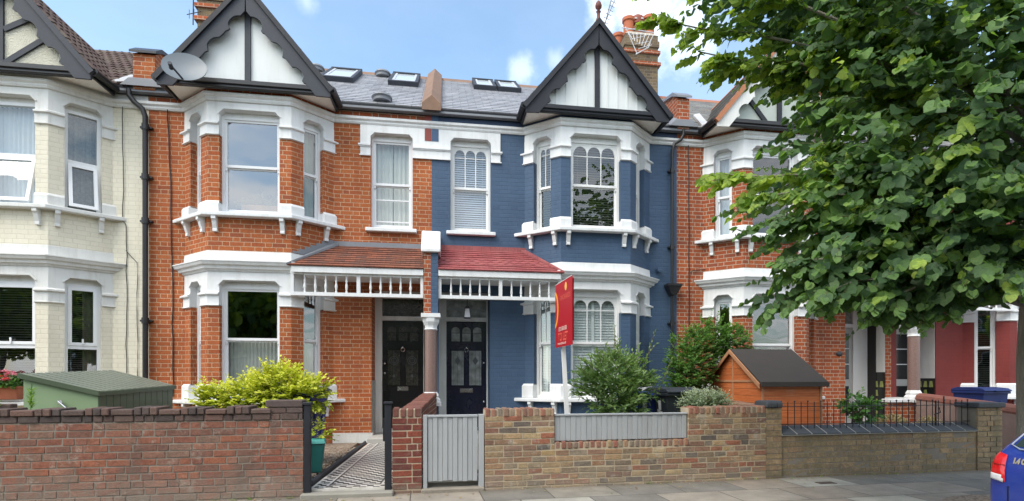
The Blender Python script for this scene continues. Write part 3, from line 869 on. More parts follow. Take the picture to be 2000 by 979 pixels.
    # sills with brackets
    for zb, zt in ((4.0, 4.068), (.888, .955)):
        q = MB(); q.sweep(FX, [(-.2, zb), (.125, zb), (.13, zb+.01), (.13, zt-.014), (.12, zt-.006), (-.2, zt)]); q.build('bay_sill', wt, h)
        spots = []
        A_, B_, C_, D_ = (Vector(v) for v in JP)
        spots = [(A_, B_, .16*1.0), (A_, B_, L1-.11), (B_, C_, .13), (B_, C_, FL-.13), (C_, D_, .11), (C_, D_, L2-.16)]
        for a_, b_, s_ in spots:
            sg = Seg(a_, b_); k = MB(T=sg.T); w_ = .034
            pr = [(0, zb), (.115, zb), (.115, zb-.05), (.085, zb-.075), (.07, zb-.13), (.045, zb-.20), (.05, zb-.215), (.05, zb-.245), (0, zb-.245)]
            n_ = len(pr)
            k.add([(s_-w_, d_, z_) for d_, z_ in pr]+[(s_+w_, d_, z_) for d_, z_ in pr],
                  [tuple(range(n_)), tuple(range(2*n_-1, n_-1, -1))]+[(i, (i+1) % n_, n_+(i+1) % n_, n_+i) for i in range(n_)])
            k.build('bracket', wt, h)
    # ---- bay windows (canted, front, canted) on both floors, opening heads with cut corners
    segs = [Seg(JP[0], JP[1]), Seg(JP[1], JP[2]), Seg(JP[2], JP[3])]
    openings = [(pw, L1-cw), (fw, FL-fw), (cw, L2-pw)]
    for fi, (z0_, z1_, zh) in enumerate(((4.068, 5.73, 5.80), (.955, 2.87, 2.95))):
        for si in range(3):
            sg = segs[si]; s0, s1 = openings[si]
            st = o['win_up'] if fi == 0 else o['win_lo']
            ins = (o['in_up'] if fi == 0 else o['in_lo'])[si]
            zm = 4.905 if fi == 0 else 1.98
            if st == 'upvc': zm = 4.88 if fi == 0 else 1.83
            make_window(h, sg, s0, s1, z0_, z1_, st, ins, zm, upper=(fi == 0), lights=3 if si == 1 else 2, mframe=o.get('frame'), rec=.11, nm='bay_window')
            k = MB(T=sg.T); c_ = .07
            for e, dr in ((s0, 1), (s1, -1)):
                k.add([(e, .002, zh-c_), (e, .002, zh), (e+dr*c_, .002, zh), (e, -.19, zh-c_), (e, -.19, zh), (e+dr*c_, -.19, zh)],
                      [(0,1,2), (5,4,3), (0,3,4,1), (1,4,5,2), (2,5,3,0)])
            k.box(s0, s1, -.2, -.11, z1_-.0, zh)
            # hood mould round the head
            hm = [(s0-.022, zh-c_-.01), (s0-.022, zh-c_+.005), (s0+c_-.008, zh+.022), (s1-c_+.008, zh+.022), (s1+.022, zh-c_+.005), (s1+.022, zh-c_-.01)]
            hi = [(s0-.004, zh-c_-.01), (s0-.004, zh-c_), (s0+c_, zh+.004), (s1-c_, zh+.004), (s1+.004, zh-c_), (s1+.004, zh-c_-.01)]
            for i in range(5):
                k.hexa([(hm[i][0], .003, hm[i][1]), (hm[i+1][0], .003, hm[i+1][1]), (hi[i+1][0], .003, hi[i+1][1]), (hi[i][0], .003, hi[i][1])],
                       [(hm[i][0], .022, hm[i][1]), (hm[i+1][0], .022, hm[i+1][1]), (hi[i+1][0], .022, hi[i+1][1]), (hi[i][0], .022, hi[i][1])])
            k.build('window_head', wt, h)
    # ---- small window over the door
    sgm = Seg((X(0), D), (X(1.74), D))
    make_window(h, sgm, .345, 1.095, 4.055, 5.73, o.get('win_small', o['win_up']), o.get('in_small', 'full_curtain'), 4.905, lights=o.get('small_lights', 3), mframe=o.get('frame'), rec=.11, upper=True)
    q = MB(T=sgm.T)
    q.box(0, .345, 0, .02, 5.37, 5.93); q.box(1.095, 1.275, 0, .02, 5.37, 5.93); q.box(.345, 1.095, -.19, .02, 5.796, 5.93)
    q.box(.345, 1.095, -.2, -.112, 5.731, 5.80)
    for a, c_ in ((0, .345), (1.095, 1.275)):
        q.box(a-(.0 if a == 0 else .0), c_+(.035 if a > .5 else 0), .0201, .05, 5.545, 5.575); q.box(a, c_+(.02 if a > .5 else 0), .0201, .035, 5.365, 5.385)
        q.box(a, c_+(.02 if a > .5 else 0), .0201, .035, 5.525, 5.545)
    c_ = .07
    for e, dr in ((.345, 1), (1.095, -1)):
        q.add([(e, .018, 5.80-c_), (e, .018, 5.80), (e+dr*c_, .018, 5.80), (e, -.19, 5.80-c_), (e, -.19, 5.80), (e+dr*c_, -.19, 5.80)], [(0,1,2), (5,4,3), (0,3,4,1), (1,4,5,2), (2,5,3,0)])
    q.build('window_frieze', wt, h)
    q = MB(T=sgm.T); q.box(.27, 1.18, -.1, .09, 3.985, 4.05); q.build('window_sill', wt, h, bevel=.008)
    # ---- party pier patch that breaks the frieze
    q = MB(T=sgm.T); q.box(0.002, .125, .021, .027, 5.70, 5.925); q.build('party_patch', o.get('patch', wm), h)
    q = MB(T=sgm.T); q.box(0.002, .125, .017, .03, 6.056, 6.19); q.build('party_patch', o.get('patch', wm), h)
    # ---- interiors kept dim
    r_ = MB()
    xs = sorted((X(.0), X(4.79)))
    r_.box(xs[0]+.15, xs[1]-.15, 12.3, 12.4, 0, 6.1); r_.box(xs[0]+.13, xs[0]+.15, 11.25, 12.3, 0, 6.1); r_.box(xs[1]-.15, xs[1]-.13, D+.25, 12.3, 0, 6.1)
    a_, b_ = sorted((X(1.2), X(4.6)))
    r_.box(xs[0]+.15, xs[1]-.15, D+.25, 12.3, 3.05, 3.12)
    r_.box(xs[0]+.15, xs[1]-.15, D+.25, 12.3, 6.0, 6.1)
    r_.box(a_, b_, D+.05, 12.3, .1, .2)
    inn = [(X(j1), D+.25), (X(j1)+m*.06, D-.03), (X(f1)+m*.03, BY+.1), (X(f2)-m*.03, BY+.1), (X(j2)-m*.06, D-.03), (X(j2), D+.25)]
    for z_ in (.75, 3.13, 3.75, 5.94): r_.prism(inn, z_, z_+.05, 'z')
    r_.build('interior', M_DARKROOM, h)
    # ---- porch
    if o.get('porch', True):
        py = 9.60; uL, uR = .13, 2.33
        sc_ = MB()
        bx(sc_, uL, uR, py, py+.07, 3.075, 3.19); bx(sc_, uL, uR, py-.02, py, 3.15, 3.20)
        bx(sc_, uL, uR, py, py+.07, 2.715, 2.775); bx(sc_, uL-.0, uL+.05, py+.002, py+.068, 2.775, 3.075); bx(sc_, uR-.06, uR-.01, py+.002, py+.068, 2.775, 3.075)
        um = 1.22; bx(sc_, um-.03, um+.03, py+.002, py+.068, 2.775, 3.075)
        so = sc_.build('porch_screen', o.get('porchpaint', M_WHITE), h)
        turned = [(.016,0),(.02,.02),(.012,.04),(.019,.07),(.025,.10),(.019,.14),(.014,.17),(.02,.20),(.012,.23),(.016,.26),(.02,.28),(.02,.30)]
        slim = [(.018,0),(.018,.03),(.012,.04),(.022,.06),(.018,.12),(.013,.20),(.011,.26),(.018,.27),(.018,.30)]
        for a, c_ in ((uL+.05, um-.03), (um+.03, uR-.06)):
            for i in range(5):
                u = a+(c_-a)*(i+1)/6
                k = MB(); k.lathe((X(u), py+.035, 2.775), turned if m < 0 else slim, 8); k.build('baluster', o.get('porchpaint', M_WHITE), so, smooth=True)
        # roof following the splay of the bay
        e0 = (X(.125), 9.53, 3.21); e1 = (X(2.36), 9.53, 3.21)
        up = Vector((0, .68, .51)); ln = up.length
        cut = lambda a: (2.235-a/ln*.62)
        pr_ = courses('porch_roof', o.get('porchtile', M_PTILE), h, e0, e1, up, ln, .085, lift=.014, right_cut=cut, scallop=(3, 4, 5) if o.get('scallop') else None)
        k = MB(); bx(k, .13, 2.1, py+.0, D, 3.06, 3.074)
        k.hexa([(X(.13),9.55,3.10),(X(2.3),9.55,3.10),(X(1.75),D,3.10),(X(.13),D,3.10)], [(X(.13),9.55,3.205),(X(2.3),9.55,3.205),(X(1.75),D,3.70),(X(.13),D,3.70)]) ; k.build('porch_soffit', o.get('porchpaint', M_WHITE), h)
        k = MB(); bx(k, .13, 1.77, D-.02, D, 3.70, 3.79)
        k.hexa([(X(2.36),9.50,3.205),(X(2.36),9.56,3.205),(X(1.76),D-.04,3.70),(X(1.66),D-.04,3.70)], [(X(2.36),9.50,3.235),(X(2.36),9.56,3.235),(X(1.76),D-.04,3.745),(X(1.66),D-.04,3.745)])
        if m < 0:   # stepped flashing climbing the splayed side of the bay
            sg = Seg(JP[0], JP[1]); kk = MB(T=sg.T)
            for i in range(7):
                kk.box(.02+i*.105, .02+(i+1)*.105, .004, .012, 3.45, 3.80-i*.052)
            k.v += kk.v; nn_ = len(k.v)-len(kk.v); k.f += [tuple(i+nn_ for i in f) for f in kk.f]
        k.build('flashing', M_LEAD if m < 0 else o.get('porchtile'), h)
    # ---- gable over the bay
    uc = 2.985; gw = 1.33; zf = 6.16; za = 7.72
    bm_ = o.get('barge', M_BLACK)
    k = MB(); bx(k, uc-gw+.05, uc+gw-.05, GY+.02, D, 6.12, 6.145); k.build('soffit', M_SOFFIT, h)
    k = MB(); bx(k, uc-gw+.0, uc+gw, GY-.0, GY+.09, 6.075, 6.19); bx(k, uc-gw, uc+gw, GY-.03, GY, 6.12, 6.20); k.build('gable_beam', gut, h, bevel=.01)
    k = MB(); k.prism([(X(uc-gw+.06), 6.19), (X(uc+gw-.06), 6.19), (X(uc), za-.10)], GY+.10, GY+.14); gp = k.build('gable_panel', o.get('panel', M_PANELW), h)
    k = MB(); bx(k, uc-.045, uc+.045, GY+.065, GY+.10, 6.19, za-.3)
    if o.get('struts'):
        for sg_ in (-1, 1):
            a_ = Vector((uc+sg_*.78, 6.2)); b_ = Vector((uc+sg_*.06, 6.75)); 
            if o['struts'] == 'up': a_ = Vector((uc+sg_*.92, 6.62)); b_ = Vector((uc+sg_*.42, 6.2)); a_ = Vector((uc+sg_*.72, 6.75)); b_ = Vector((uc+sg_*.28, 6.22))
            if o['struts'] == 'down': a_ = Vector((uc+sg_*.85, 6.20)); b_ = Vector((uc+sg_*.50, 6.62)); a_ = Vector((uc+sg_*.05, 6.22)); b_ = Vector((uc+sg_*.62, 6.66))
            t_ = (b_-a_).normalized(); n_ = Vector((-t_.y, t_.x))*.04
            P4 = [a_-n_, a_+n_, b_+n_, b_-n_]
            k.hexa([(X(v.x), GY+.066, v.y) for v in P4], [(X(v.x), GY+.099, v.y) for v in P4])
        if o['struts'] == 'down':
            for sg_ in (-1, 1):
                a_ = Vector((uc+sg_*.05, 6.75)); b_ = Vector((uc+sg_*.45, 6.98)); t_ = (b_-a_).normalized(); n_ = Vector((-t_.y, t_.x))*.04
                P4 = [a_-n_, a_+n_, b_+n_, b_-n_]; k.hexa([(X(v.x), GY+.066, v.y) for v in P4], [(X(v.x), GY+.099, v.y) for v in P4])
    k.build('gable_post', o.get('post', M_BLACK), h)
    if o.get('boards'):
        for u in np.arange(uc-.95, uc+1.1, .19):
            zt = za-.14-abs(u-uc)*1.17
            if zt > 6.25 and abs(u-uc) > .06: k = MB(); bx(k, u-.012, u+.012, GY+.088, GY+.10, 6.19, zt); k.build('cover_strip', o.get('panel', M_PANELW), gp)
    # scalloped bargeboards
    slope = (za-zf)/gw
    for sgn in (-1, 1):
        a_ = Vector((sgn*gw, zf-.03)); top = Vector((0, za)); t_ = (top-a_); Lb = t_.length; t_ = t_.normalized(); n_ = Vector((-sgn*t_.y, sgn*t_.x))
        if n_.y > 0: n_ = -n_
        outer = [a_+t_*Lb*q for q in np.linspace(0, 1, 21)]
        inner = []
        N_ = 60
        for i in range(N_+1):
            q = i/N_; wd = .245
            for c0 in (.25, .49, .73):
                dd = (q-c0)/.062
                if -1 < dd < 1: wd -= .072*math.sqrt(1-dd*dd)*(1 if dd > -.9 else .6)
                elif -1.35 < dd <= -1: wd += .02
            P_ = a_+t_*Lb*q+n_*wd
            if P_.y < 6.19-.17: continue
            if sgn*P_.x < 0: continue
            inner.append(P_)
        # build as a strip of quads, then solid
        k = MB()
        M_ = len(inner)
        for i in range(M_-1):
            q0 = max(0, min(1, (inner[i]-a_).dot(t_)/Lb)); q1 = max(0, min(1, (inner[i+1]-a_).dot(t_)/Lb))
            o0 = a_+t_*Lb*q0; o1 = a_+t_*Lb*q1
            if i == M_-2: o1 = top
            P4 = [o0, o1, inner[i+1], inner[i]]
            k.hexa([(X(uc+v.x), GY-.035, v.y) for v in P4], [(X(uc+v.x), GY+.0, v.y) for v in P4])
        i0 = inner[0]; o0 = a_+t_*max(0, (i0-a_).dot(t_))
        P4 = [a_, o0, i0, Vector((sgn*(gw), 6.02))]
        k.hexa([(X(uc+v.x), GY-.035, v.y) for v in P4], [(X(uc+v.x), GY+.0, v.y) for v in P4])
        k.build('bargeboard', bm_, h, recalc=True)
        # capping along the verge
        k = MB(); c_ = .055
        P4 = [a_-t_*.03-n_*c_, top+Vector((0, c_*1.45)), top-Vector((0, .03)), a_-t_*.03+n_*.03]
        k.hexa([(X(uc+v.x), GY-.075, v.y) for v in P4], [(X(uc+v.x), GY+.04, v.y) for v in P4]); k.build('verge_capping', o.get('verge', M_BLACK), h)
        # gable roof slope
        e_a = Vector((X(uc+sgn*(gw+.03)), GY-.06, zf+.01)); e_b = Vector((X(uc+sgn*(gw+.03)), 12.35, zf+.01))
        upv = Vector((-sgn*m*gw, 0, za-zf))
        courses('gable_roof', o['rooftile'], h, e_a, e_b, upv, math.hypot(gw+.03, za-zf)+.01, o.get('cs', .19), lift=.016, wave=o.get('wave'))
        # side fascia and gutter
        k = MB(); xf = X(uc+sgn*(gw+.0)); s_ = m*sgn
        xa, xb = sorted((xf, xf-s_*.03)); k.box(xa, xb, GY, D-.1, 6.08, 6.2)
        k.tube([(xf+s_*.04, GY-.02, 6.15), (xf+s_*.04, D-.12, 6.19)], .055, 10); k.build('side_gutter', gut, h)
    # ridge tiles of the gable, finial
    k = MB(); k.prism([(X(uc)-.11, za-.05), (X(uc)-.10, za-.03), (X(uc), za+.085), (X(uc)+.10, za-.03), (X(uc)+.11, za-.05), (X(uc), za+.05)], GY-.07, 12.4); k.build('gable_ridge', o.get('ridge', M_COPETILE), h)
    if o.get('finial'):
        k = MB(); k.lathe((X(uc), GY-.0, za+.02), [(.06,0),(.05,.05),(.03,.10),(.028,.17),(.045,.20),(.02,.215),(.028,.24),(.055,.27),(.06,.31),(.045,.36),(.01,.40)], 12); k.build('finial', plain('dark_terracotta', (.13,.04,.03), .7), h, smooth=True)
    # ---- main roof
    ez, ey = 6.25, 10.05
    xs = sorted((X(0), X(4.79)))
    up = Vector((0, 1, .695)); ln = (13.5-ey)*up.length
    if o.get('wave'):
        courses('main_roof', o['rooftile'], h, (xs[0], ey, ez), (xs[1], ey, ez), up, ln, o.get('cs', .19), lift=.02, wave=o['wave'])
    else:
        courses('main_roof', o['rooftile'], h, (xs[0], ey, ez), (xs[1], ey, ez), up, ln, o.get('cs', .19), lift=.014)
    k = MB(); k.prism([(ey+.01, ez-.03), (13.5, ez+3.45*.695-.03), (17.0, ez-.05), (17.0, ez-.1), (ey+.01, ez-.08)], xs[0], xs[1], 'x'); k.build('roof_underlay', M_LEAD, h)
    k = MB(); k.prism([(13.38, 8.57), (13.5, 8.70), (13.62, 8.57)], xs[0], xs[1], 'x'); k.build('roof_ridge', o.get('ridge', M_COPETILE), h)
    # eaves gutter along the flush wall
    for a, c_ in ((0, uc-gw), (uc+gw, 4.79)):
        k = MB(); bx(k, a, c_, D-.03, D-.0, 6.165, 6.24)
        k.T = None
        n_ = 10; pr = [(D-.085+.062*math.cos(t), 6.235+.062*math.sin(t)) for t in np.linspace(math.pi, 2*math.pi, n_)]
        pr += [(D-.02, 6.262), (D-.15, 6.262)]
        k.prism(pr, *sorted((X(a), X(c_))), 'x'); k.build('gutter', gut, h)
    return h, X
# ------------------------------------------------------------------ the five houses
hL, XL = make_house('terraced_house', 'cream painted terraced house at the left edge with roughcast gable and plastic windows', -9.82, 1,
    dict(wall=M_CREAM, trim=M_WHITEL, bay=(1.74,2.40,3.57,4.23), pw=.15, cw=.20, win_up='upvc', win_lo='upvc', frame=M_UPVC, in_up=('net','net','lace'), in_lo=('blind_dark','blind_dark','one_side'),
         door='black', barge=M_GREYBLACK, panel=M_ROUGHCAST, post=M_GREYBLACK, struts='down', rooftile=M_TILE, wave=(.035,.15), cs=.30, gutter=M_BLACKM, verge=M_GREYBLACK, eavesbrick=M_WHITEL, ridge=M_TILE))
hR, XR = make_house('terraced_house', 'red brick terraced house with white dressings and black door, left of the blue house', -.24, -1,
    dict(wall=M_RED, win_up='sash', win_lo='sash', frame=M_UPVC, in_up=('full_curtain_g','plant','dark'), in_lo=('half_net','half_net','half_net'), in_small='full_curtain', small_lights=9, win_small='sash',
         door='black', barge=M_GREYBLACK, post=M_GREYBLACK, rooftile=M_SLATE, gutter=M_BLACKM, verge=M_BLACK, plinth=True, patch=plain('brick_red_paint', (.23,.05,.04), .7)))
hB, XB = make_house('terraced_house', 'navy blue painted terraced house with arched sash windows and navy front door', -.24, 1,
    dict(wall=M_BLUE, trim=M_WHITE, win_up='arched', win_lo='arched', frame=M_TIMBERW, in_up=('blind','blind','blind'), in_lo=('shutter','shutter','shutter'), in_small='blind_light',
         door='navy', barge=M_BLACK, post=M_BLACK, boards=True, rooftile=M_SLATE, gutter=M_BLACK, porchtile=M_PTILER, scallop=True, finial=True,
         eavesbrick=plain('navy_masonry_paint', (.030,.055,.12), .6), patch=plain('navy_masonry_paint2', (.040,.085,.17), .6)))
hN, XN = make_house('terraced_house', 'red brick terraced house right of the blue one, half hidden by the lime tree', 9.34, -1,
    dict(wall=M_REDR, win_up='sash', win_lo='sash', frame=M_UPVC, in_up=('dark','dark','net'), in_lo=('dark','dark','dark'), in_small='dark',
         door='rr', barge=M_WHITEL, struts='up', post=M_BLACK, panel=plain('grey_green_render', (.42,.46,.42), .8), rooftile=M_SLATE2, gutter=M_BLACKM, verge=plain('orange_verge', (.40,.16,.08), .8), dado=True, ridge=plain('orange_ridge', (.34,.13,.07), .8)))
hF, XF = make_house('terraced_house', 'oxblood painted terraced house at the right edge behind the tree trunk', 9.34, 1,
    dict(wall=M_DRED, win_up='sash', win_lo='sash', frame=M_UPVC, in_up=('blind','blind','blind'), in_lo=('blind','blind','blind'), door='rr', dado=True,
         rooftile=M_SLATE2, gutter=M_BLACKM))

# ------------------------------------------------------------------ porch piers with columns on the party lines
def porch_pier(p, ml, mr, label, host):
    hw = .125
    for xa, xb, mm in ((p-hw, p, ml), (p, p+hw, mr)):
        a = MB(); a.box(xa, xb, 9.56, D, 2.44, 3.50); a.build('upper_pier', mm, host)
        a = MB(); a.box(xa, xb, 9.52, D, -.05, .86) ; a.build('pedestal', mm, host)
    c = MB(); c.prism([(9.50,3.50),(9.50,3.56),(9.84,3.95),(D,3.95),(D,3.50)], p-.165, p+.165, 'x'); c.build('pier_coping', M_WHITE, host, bevel=.012)
    k = MB(); y = 9.64
    k.box(p-.165, p+.165, 9.49, 9.82, 2.37, 2.44); k.lathe((p, y, 0), [(.105,2.15),(.125,2.17),(.11,2.19),(.115,2.23),(.15,2.30),(.155,2.37)], 8)
    k.build('column_capital', M_WHITE, host, bevel=.004)
    k = MB(); k.lathe((p, y, 0), [(.108,1.08),(.108,2.16)], 24); k.build('column', M_GRANITE, host, smooth=True)
    k = MB(); k.lathe((p, y, 0), [(.175,.90),(.175,.95),(.14,.99),(.15,1.02),(.115,1.08)], 8); k.box(p-.18, p+.18, 9.46, 9.82, .84, .90); k.box(p-.15, p+.15, 9.82, D, .86, .92); k.build('column_base', M_WHITE, host)
porch_pier(-.24, M_REDR, M_BLUE, '', hR)
porch_pier(9.34, M_REDR, M_DRED, '', hN)
k = MB(); k.box(8.68, 9.21, 9.53, 9.63, -.05, .84); k.build('porch_low_wall', M_REDR, hN)
k = MB(); k.box(8.64, 9.155, 9.48, 9.68, .842, .91); k.build('porch_wall_coping', M_WHITE, hN, bevel=.008)
# party wall upstands on the roofs
k = MB(); 
pr = [(-.41, 0), (-.24, .15), (-.07, 0), (-.07, -.12), (-.41, -.12)]
n_ = 9
for i in range(n_):
    q0, q1 = i/n_, (i+1)/n_
    j = rnd.uniform(0, .012)
    P0 = [(x, 9.98+3.6*q0, 6.30+3.6*.695*q0+z+j) for x, z in pr]; P1 = [(x, 9.98+3.6*q1-.01, 6.30+3.6*.695*q1+z+j) for x, z in pr]
    N5 = 5; k.add(P0+P1, [tuple(range(N5)), tuple(range(2*N5-1, N5-1, -1))]+[(t, (t+1) % N5, N5+(t+1) % N5, N5+t) for t in range(N5)])
k.build('party_wall_coping', M_COPETILE, hB)
for px, host, w in ((-5.03, hR, .17), (4.62, hN, .12)):
    k = MB(); k.prism([(10.05,6.2),(10.05,6.80),(10.25,6.93),(10.75,7.05),(10.95,6.85),(10.95,6.2)], px-w, px+w, 'x'); k.build('party_wall_stub', M_RED if host is hR else M_REDR, host)
    k = MB(); k.prism([(10.0,6.80),(10.0,6.84),(10.2,6.985),(10.78,7.10),(11.0,6.87),(11.0,6.83),(10.76,7.05),(10.25,6.93)], px-w-.04, px+w+.04, 'x'); k.build('stub_capping', M_LEAD if host is hN else M_BLACKM, host)
    k = MB(); k.hexa([(px-w-.18,10.0,6.24),(px+w+.18,10.0,6.24),(px+w+.18,10.3,6.44),(px-w-.18,10.3,6.44)], [(px-w-.05,10.0,6.36),(px+w+.05,10.0,6.36),(px+w+.05,10.3,6.56),(px-w-.05,10.3,6.56)]); k.build('stub_flashing', M_LEAD, host)
# skylights and roof vents
def skylight(host, x0, x1, ya, yb, open_=False):
    zz = lambda y: 6.25+.695*(y-10.05)
    n = Vector((0, -.571, .821))
    def TT(x, t, hgt): 
        y = ya+(yb-ya)*t; return (x, y+n.y*hgt, zz(y)+n.z*hgt)
    f = MB(T=TT); w = .07; tw = .07
    f.box(x0, x1, 0, tw, 0, .11); f.box(x0, x1, 1-tw, 1, 0, .12); f.box(x0, x0+w, tw, 1-tw, 0, .11); f.box(x1-w, x1, tw, 1-tw, 0, .11)
    fo = f.build('skylight', M_GREYBLACK, host, bevel=.004)
    g = MB(T=TT); g.quad((x0+w, tw, .085), (x1-w, tw, .085), (x1-w, 1-tw, .085), (x0+w, 1-tw, .085)); g.build('skylight_glass', M_SKYGL, fo, recalc=False)
    b = MB(T=TT); b.box(x0+w, x1-w, tw, .2, .086, .10); b.box(x0+w, x0+w+.05, .2, 1-tw, .086, .10); b.box(x1-w-.05, x1-w, .2, 1-tw, .086, .10); b.build('skylight_bead', plain('pale_aluminium', (.45,.46,.47), .4), fo)
m, nt, out = newmat('skylight_glass'); N = NT(nt)
N.bsdf(out, (.62,.66,.68), .08, spec=.8); M_SKYGL = m
skylight(hR, -2.62, -1.93, 12.0, 13.35); skylight(hR, -1.22, -.58, 12.1, 13.40)
skylight(hB, .66, 1.17, 12.45, 13.45); skylight(hB, 1.21, 1.75, 12.45, 13.45)
def vent(host, x, y):
    z = 6.25+.695*(y-10.05); k = MB(); k.lathe((x, y, z), [(.16,.0),(.16,.05),(.19,.07),(.17,.11),(.08,.14)], 16); k.build('roof_vent', M_LEAD, host, smooth=True)
vent(hR, -1.14, 10.25); vent(hR, -1.45, 13.2); vent(hR, -2.95, 13.2)
# lead patch in the cream roof valley
k = MB(); k.hexa([(-5.55,10.12,6.29),(-5.36,10.12,6.29),(-5.36,10.6,6.66),(-5.50,10.6,6.66)], [(-5.58,10.10,6.33),(-5.36,10.10,6.34),(-5.38,10.6,6.72),(-5.52,10.6,6.72)]); k.build('valley_patch', plain('bright_lead', (.5,.5,.5), .5), hL)
k = MB(); k.hexa([(5.02,10.08,6.27),(5.16,10.08,6.27),(5.42,11.0,6.93),(5.28,11.0,6.93)], [(5.02,10.08,6.33),(5.16,10.08,6.36),(5.42,11.0,7.03),(5.28,11.0,6.99)]); k.build('valley_patch', MATS['bright_lead'], hN)
# downpipes, cables
def pipe(host, path, r=.036, cols=(), mat=None, name='drainpipe'):
    k = MB(); k.tube(path, r, 10)
    for z in cols: k.lathe((path[-1][0], path[-1][1], z), [(r*1.35,-.05),(r*1.35,.05)], 10); k.box(path[-1][0]-r*2.2, path[-1][0]+r*2.2, path[-1][1]+.01, D, z-.015, z+.015)
    return k.build(name, mat or M_BLACKM, host, smooth=True)
pipe(hR, [(-5.27,10.07,6.2),(-5.27,10.07,6.1),(-5.2,10.08,6.0),(-5.08,10.1,5.90),(-5.045,10.12,5.78),(-5.045,10.12,.1)], .042, (5.6, 4.75, 4.0, 2.3, 1.0))
pipe(hN, [(4.63,10.07,6.2),(4.63,10.07,6.1),(4.58,10.09,6.0),(4.46,10.1,5.93),(4.42,10.12,5.78),(4.42,10.12,.1)], .032, (5.4, 3.9, 2.4, 1.1))
k = MB(); k.hexa([(4.37,10.02,2.95),(4.47,10.02,2.95),(4.47,10.18,2.95),(4.37,10.18,2.95)], [(4.28,9.98,3.12),(4.56,9.98,3.12),(4.56,10.18,3.12),(4.28,10.18,3.12)]); k.box(4.27,4.57,9.97,10.18,3.12,3.16); k.build('rain_hopper', M_BLACKM, hN)
def cable(host, pts, r=.009):
    k = MB(); P = []
    for i in range(len(pts)-1):
        a, b = Vector(pts[i]), Vector(pts[i+1]); n = max(2, int((b-a).length/.25))
        for j in range(n): P.append(a+(b-a)*j/n+Vector((rnd.uniform(-.012,.012), 0, 0)))
    P.append(Vector(pts[-1])); k.tube(P, r, 6); k.build('wall_cable', M_BLACKM, host)
cable(hR, [(-4.72,10.17,6.05),(-4.69,10.185,5.0),(-4.66,10.185,4.0),(-4.64,10.185,1.0)])
cable(hL, [(-5.42,10.17,6.05),(-5.42,10.185,4.0),(-5.37,10.185,3.9),(-5.37,10.185,.9)], .006); cable(hL, [(-5.38,10.185,3.5),(-5.20,10.185,3.3),(-5.20,10.185,.9)], .005)
cable(hN, [(4.78,10.17,6.0),(4.80,10.185,4.0),(4.82,10.185,1.0)]); cable(hN, [(4.80,10.18,3.38),(4.86,10.18,3.46),(5.2,10.18,3.50)], .007)
k = MB(); k.tube([(4.15,10.19,3.45),(4.15,10.08,3.45)], .05, 12); k.build('vent_outlet', M_BLUE, hB)

# ------------------------------------------------------------------ chimneys
def chimney(host, x0, x1, y0, y1, zt, pots, bands=True):
    c = MB(); c.box(x0, x1, y0, y1, 7.2, zt-.45)
    for i, (z, e) in enumerate(((zt-.45,.0),(zt-.30,.03),(zt-.15,.0))): c.box(x0-e, x1+e, y0-e, y1+e, z+.001*i, z+.15)
    co = c.build('chimney', M_CHIM, host)
    if bands:
        b = MB(); b.box(x0-.05, x1+.05, y0-.05, y1+.05, zt-.48, zt-.40); b.box(x0-.06, x1+.06, y0-.06, y1+.06, zt-.78, zt-.70); b.build('brick_band', M_REDR, co)
    f = MB(); f.hexa([(x0-.01,y0-.01,zt),(x1+.01,y0-.01,zt),(x1+.01,y1+.01,zt),(x0-.01,y1+.01,zt)], [(x0+.12,y0+.12,zt+.14),(x1-.12,y0+.12,zt+.14),(x1-.12,y1-.12,zt+.14),(x0+.12,y1-.12,zt+.14)]); f.build('flaunching', plain('mortar_flaunching', (.36,.33,.27), .9), co)
    for (px, py, kind, hh) in pots:
        k = MB(); z = zt+.02
        if kind == 'plain': pr = [(.15,0),(.15,.03),(.13,.05),(.135,hh-.1),(.165,hh-.08),(.165,hh),(.12,hh)]
        else: pr = [(.17,0),(.16,.12),(.15,.2),(.20,.24),(.20,.28),(.15,.30),(.15,.36),(.20,.38),(.20,.42),(.18,.44),(.19,.52),(.16,.60),(.08,.66),(.01,.67)]
        k.lathe((px, py, z), pr, 18); k.build('chimney_pot', M_POT if kind == 'plain' else M_POTD, co, smooth=True)
        if kind != 'plain':
            s = MB()
            for i in range(7):
                a = 2*math.pi*(i+.3)/7-1.5; s.box(px+.192*math.cos(a)-.03, px+.192*math.cos(a)+.03, py+.192*math.sin(a)-.01, py+.192*math.sin(a)+.01, z+.47, z+.50)
            s.build('cowl_slot', plain('pale_slot', (.62,.60,.58), .8), co)
M_POT = plain('orange_clay_pot', (.42,.12,.05), .75, .2, 6, .2, .003, dirt=.25, dirtcol=(.18,.07,.04), streak=True)
M_POTD = plain('brown_clay_pot', (.22,.06,.035), .7, .25, 6, .2, .003, dirt=.3, dirtcol=(.09,.04,.03))
chimney(hB, 4.55, 5.42, 13.3, 14.6, 10.12, [(4.72,13.55,'plain',.52),(4.66,14.2,'plain',.50),(4.98,13.6,'cowl',0),(5.28,13.55,'plain',.62),(5.2,14.25,'plain',.5)])
chimney(hR, -5.55, -4.6, 13.3, 14.5, 10.22, [(-5.3,13.6,'plain',.5),(-4.85,13.6,'plain',.5)])

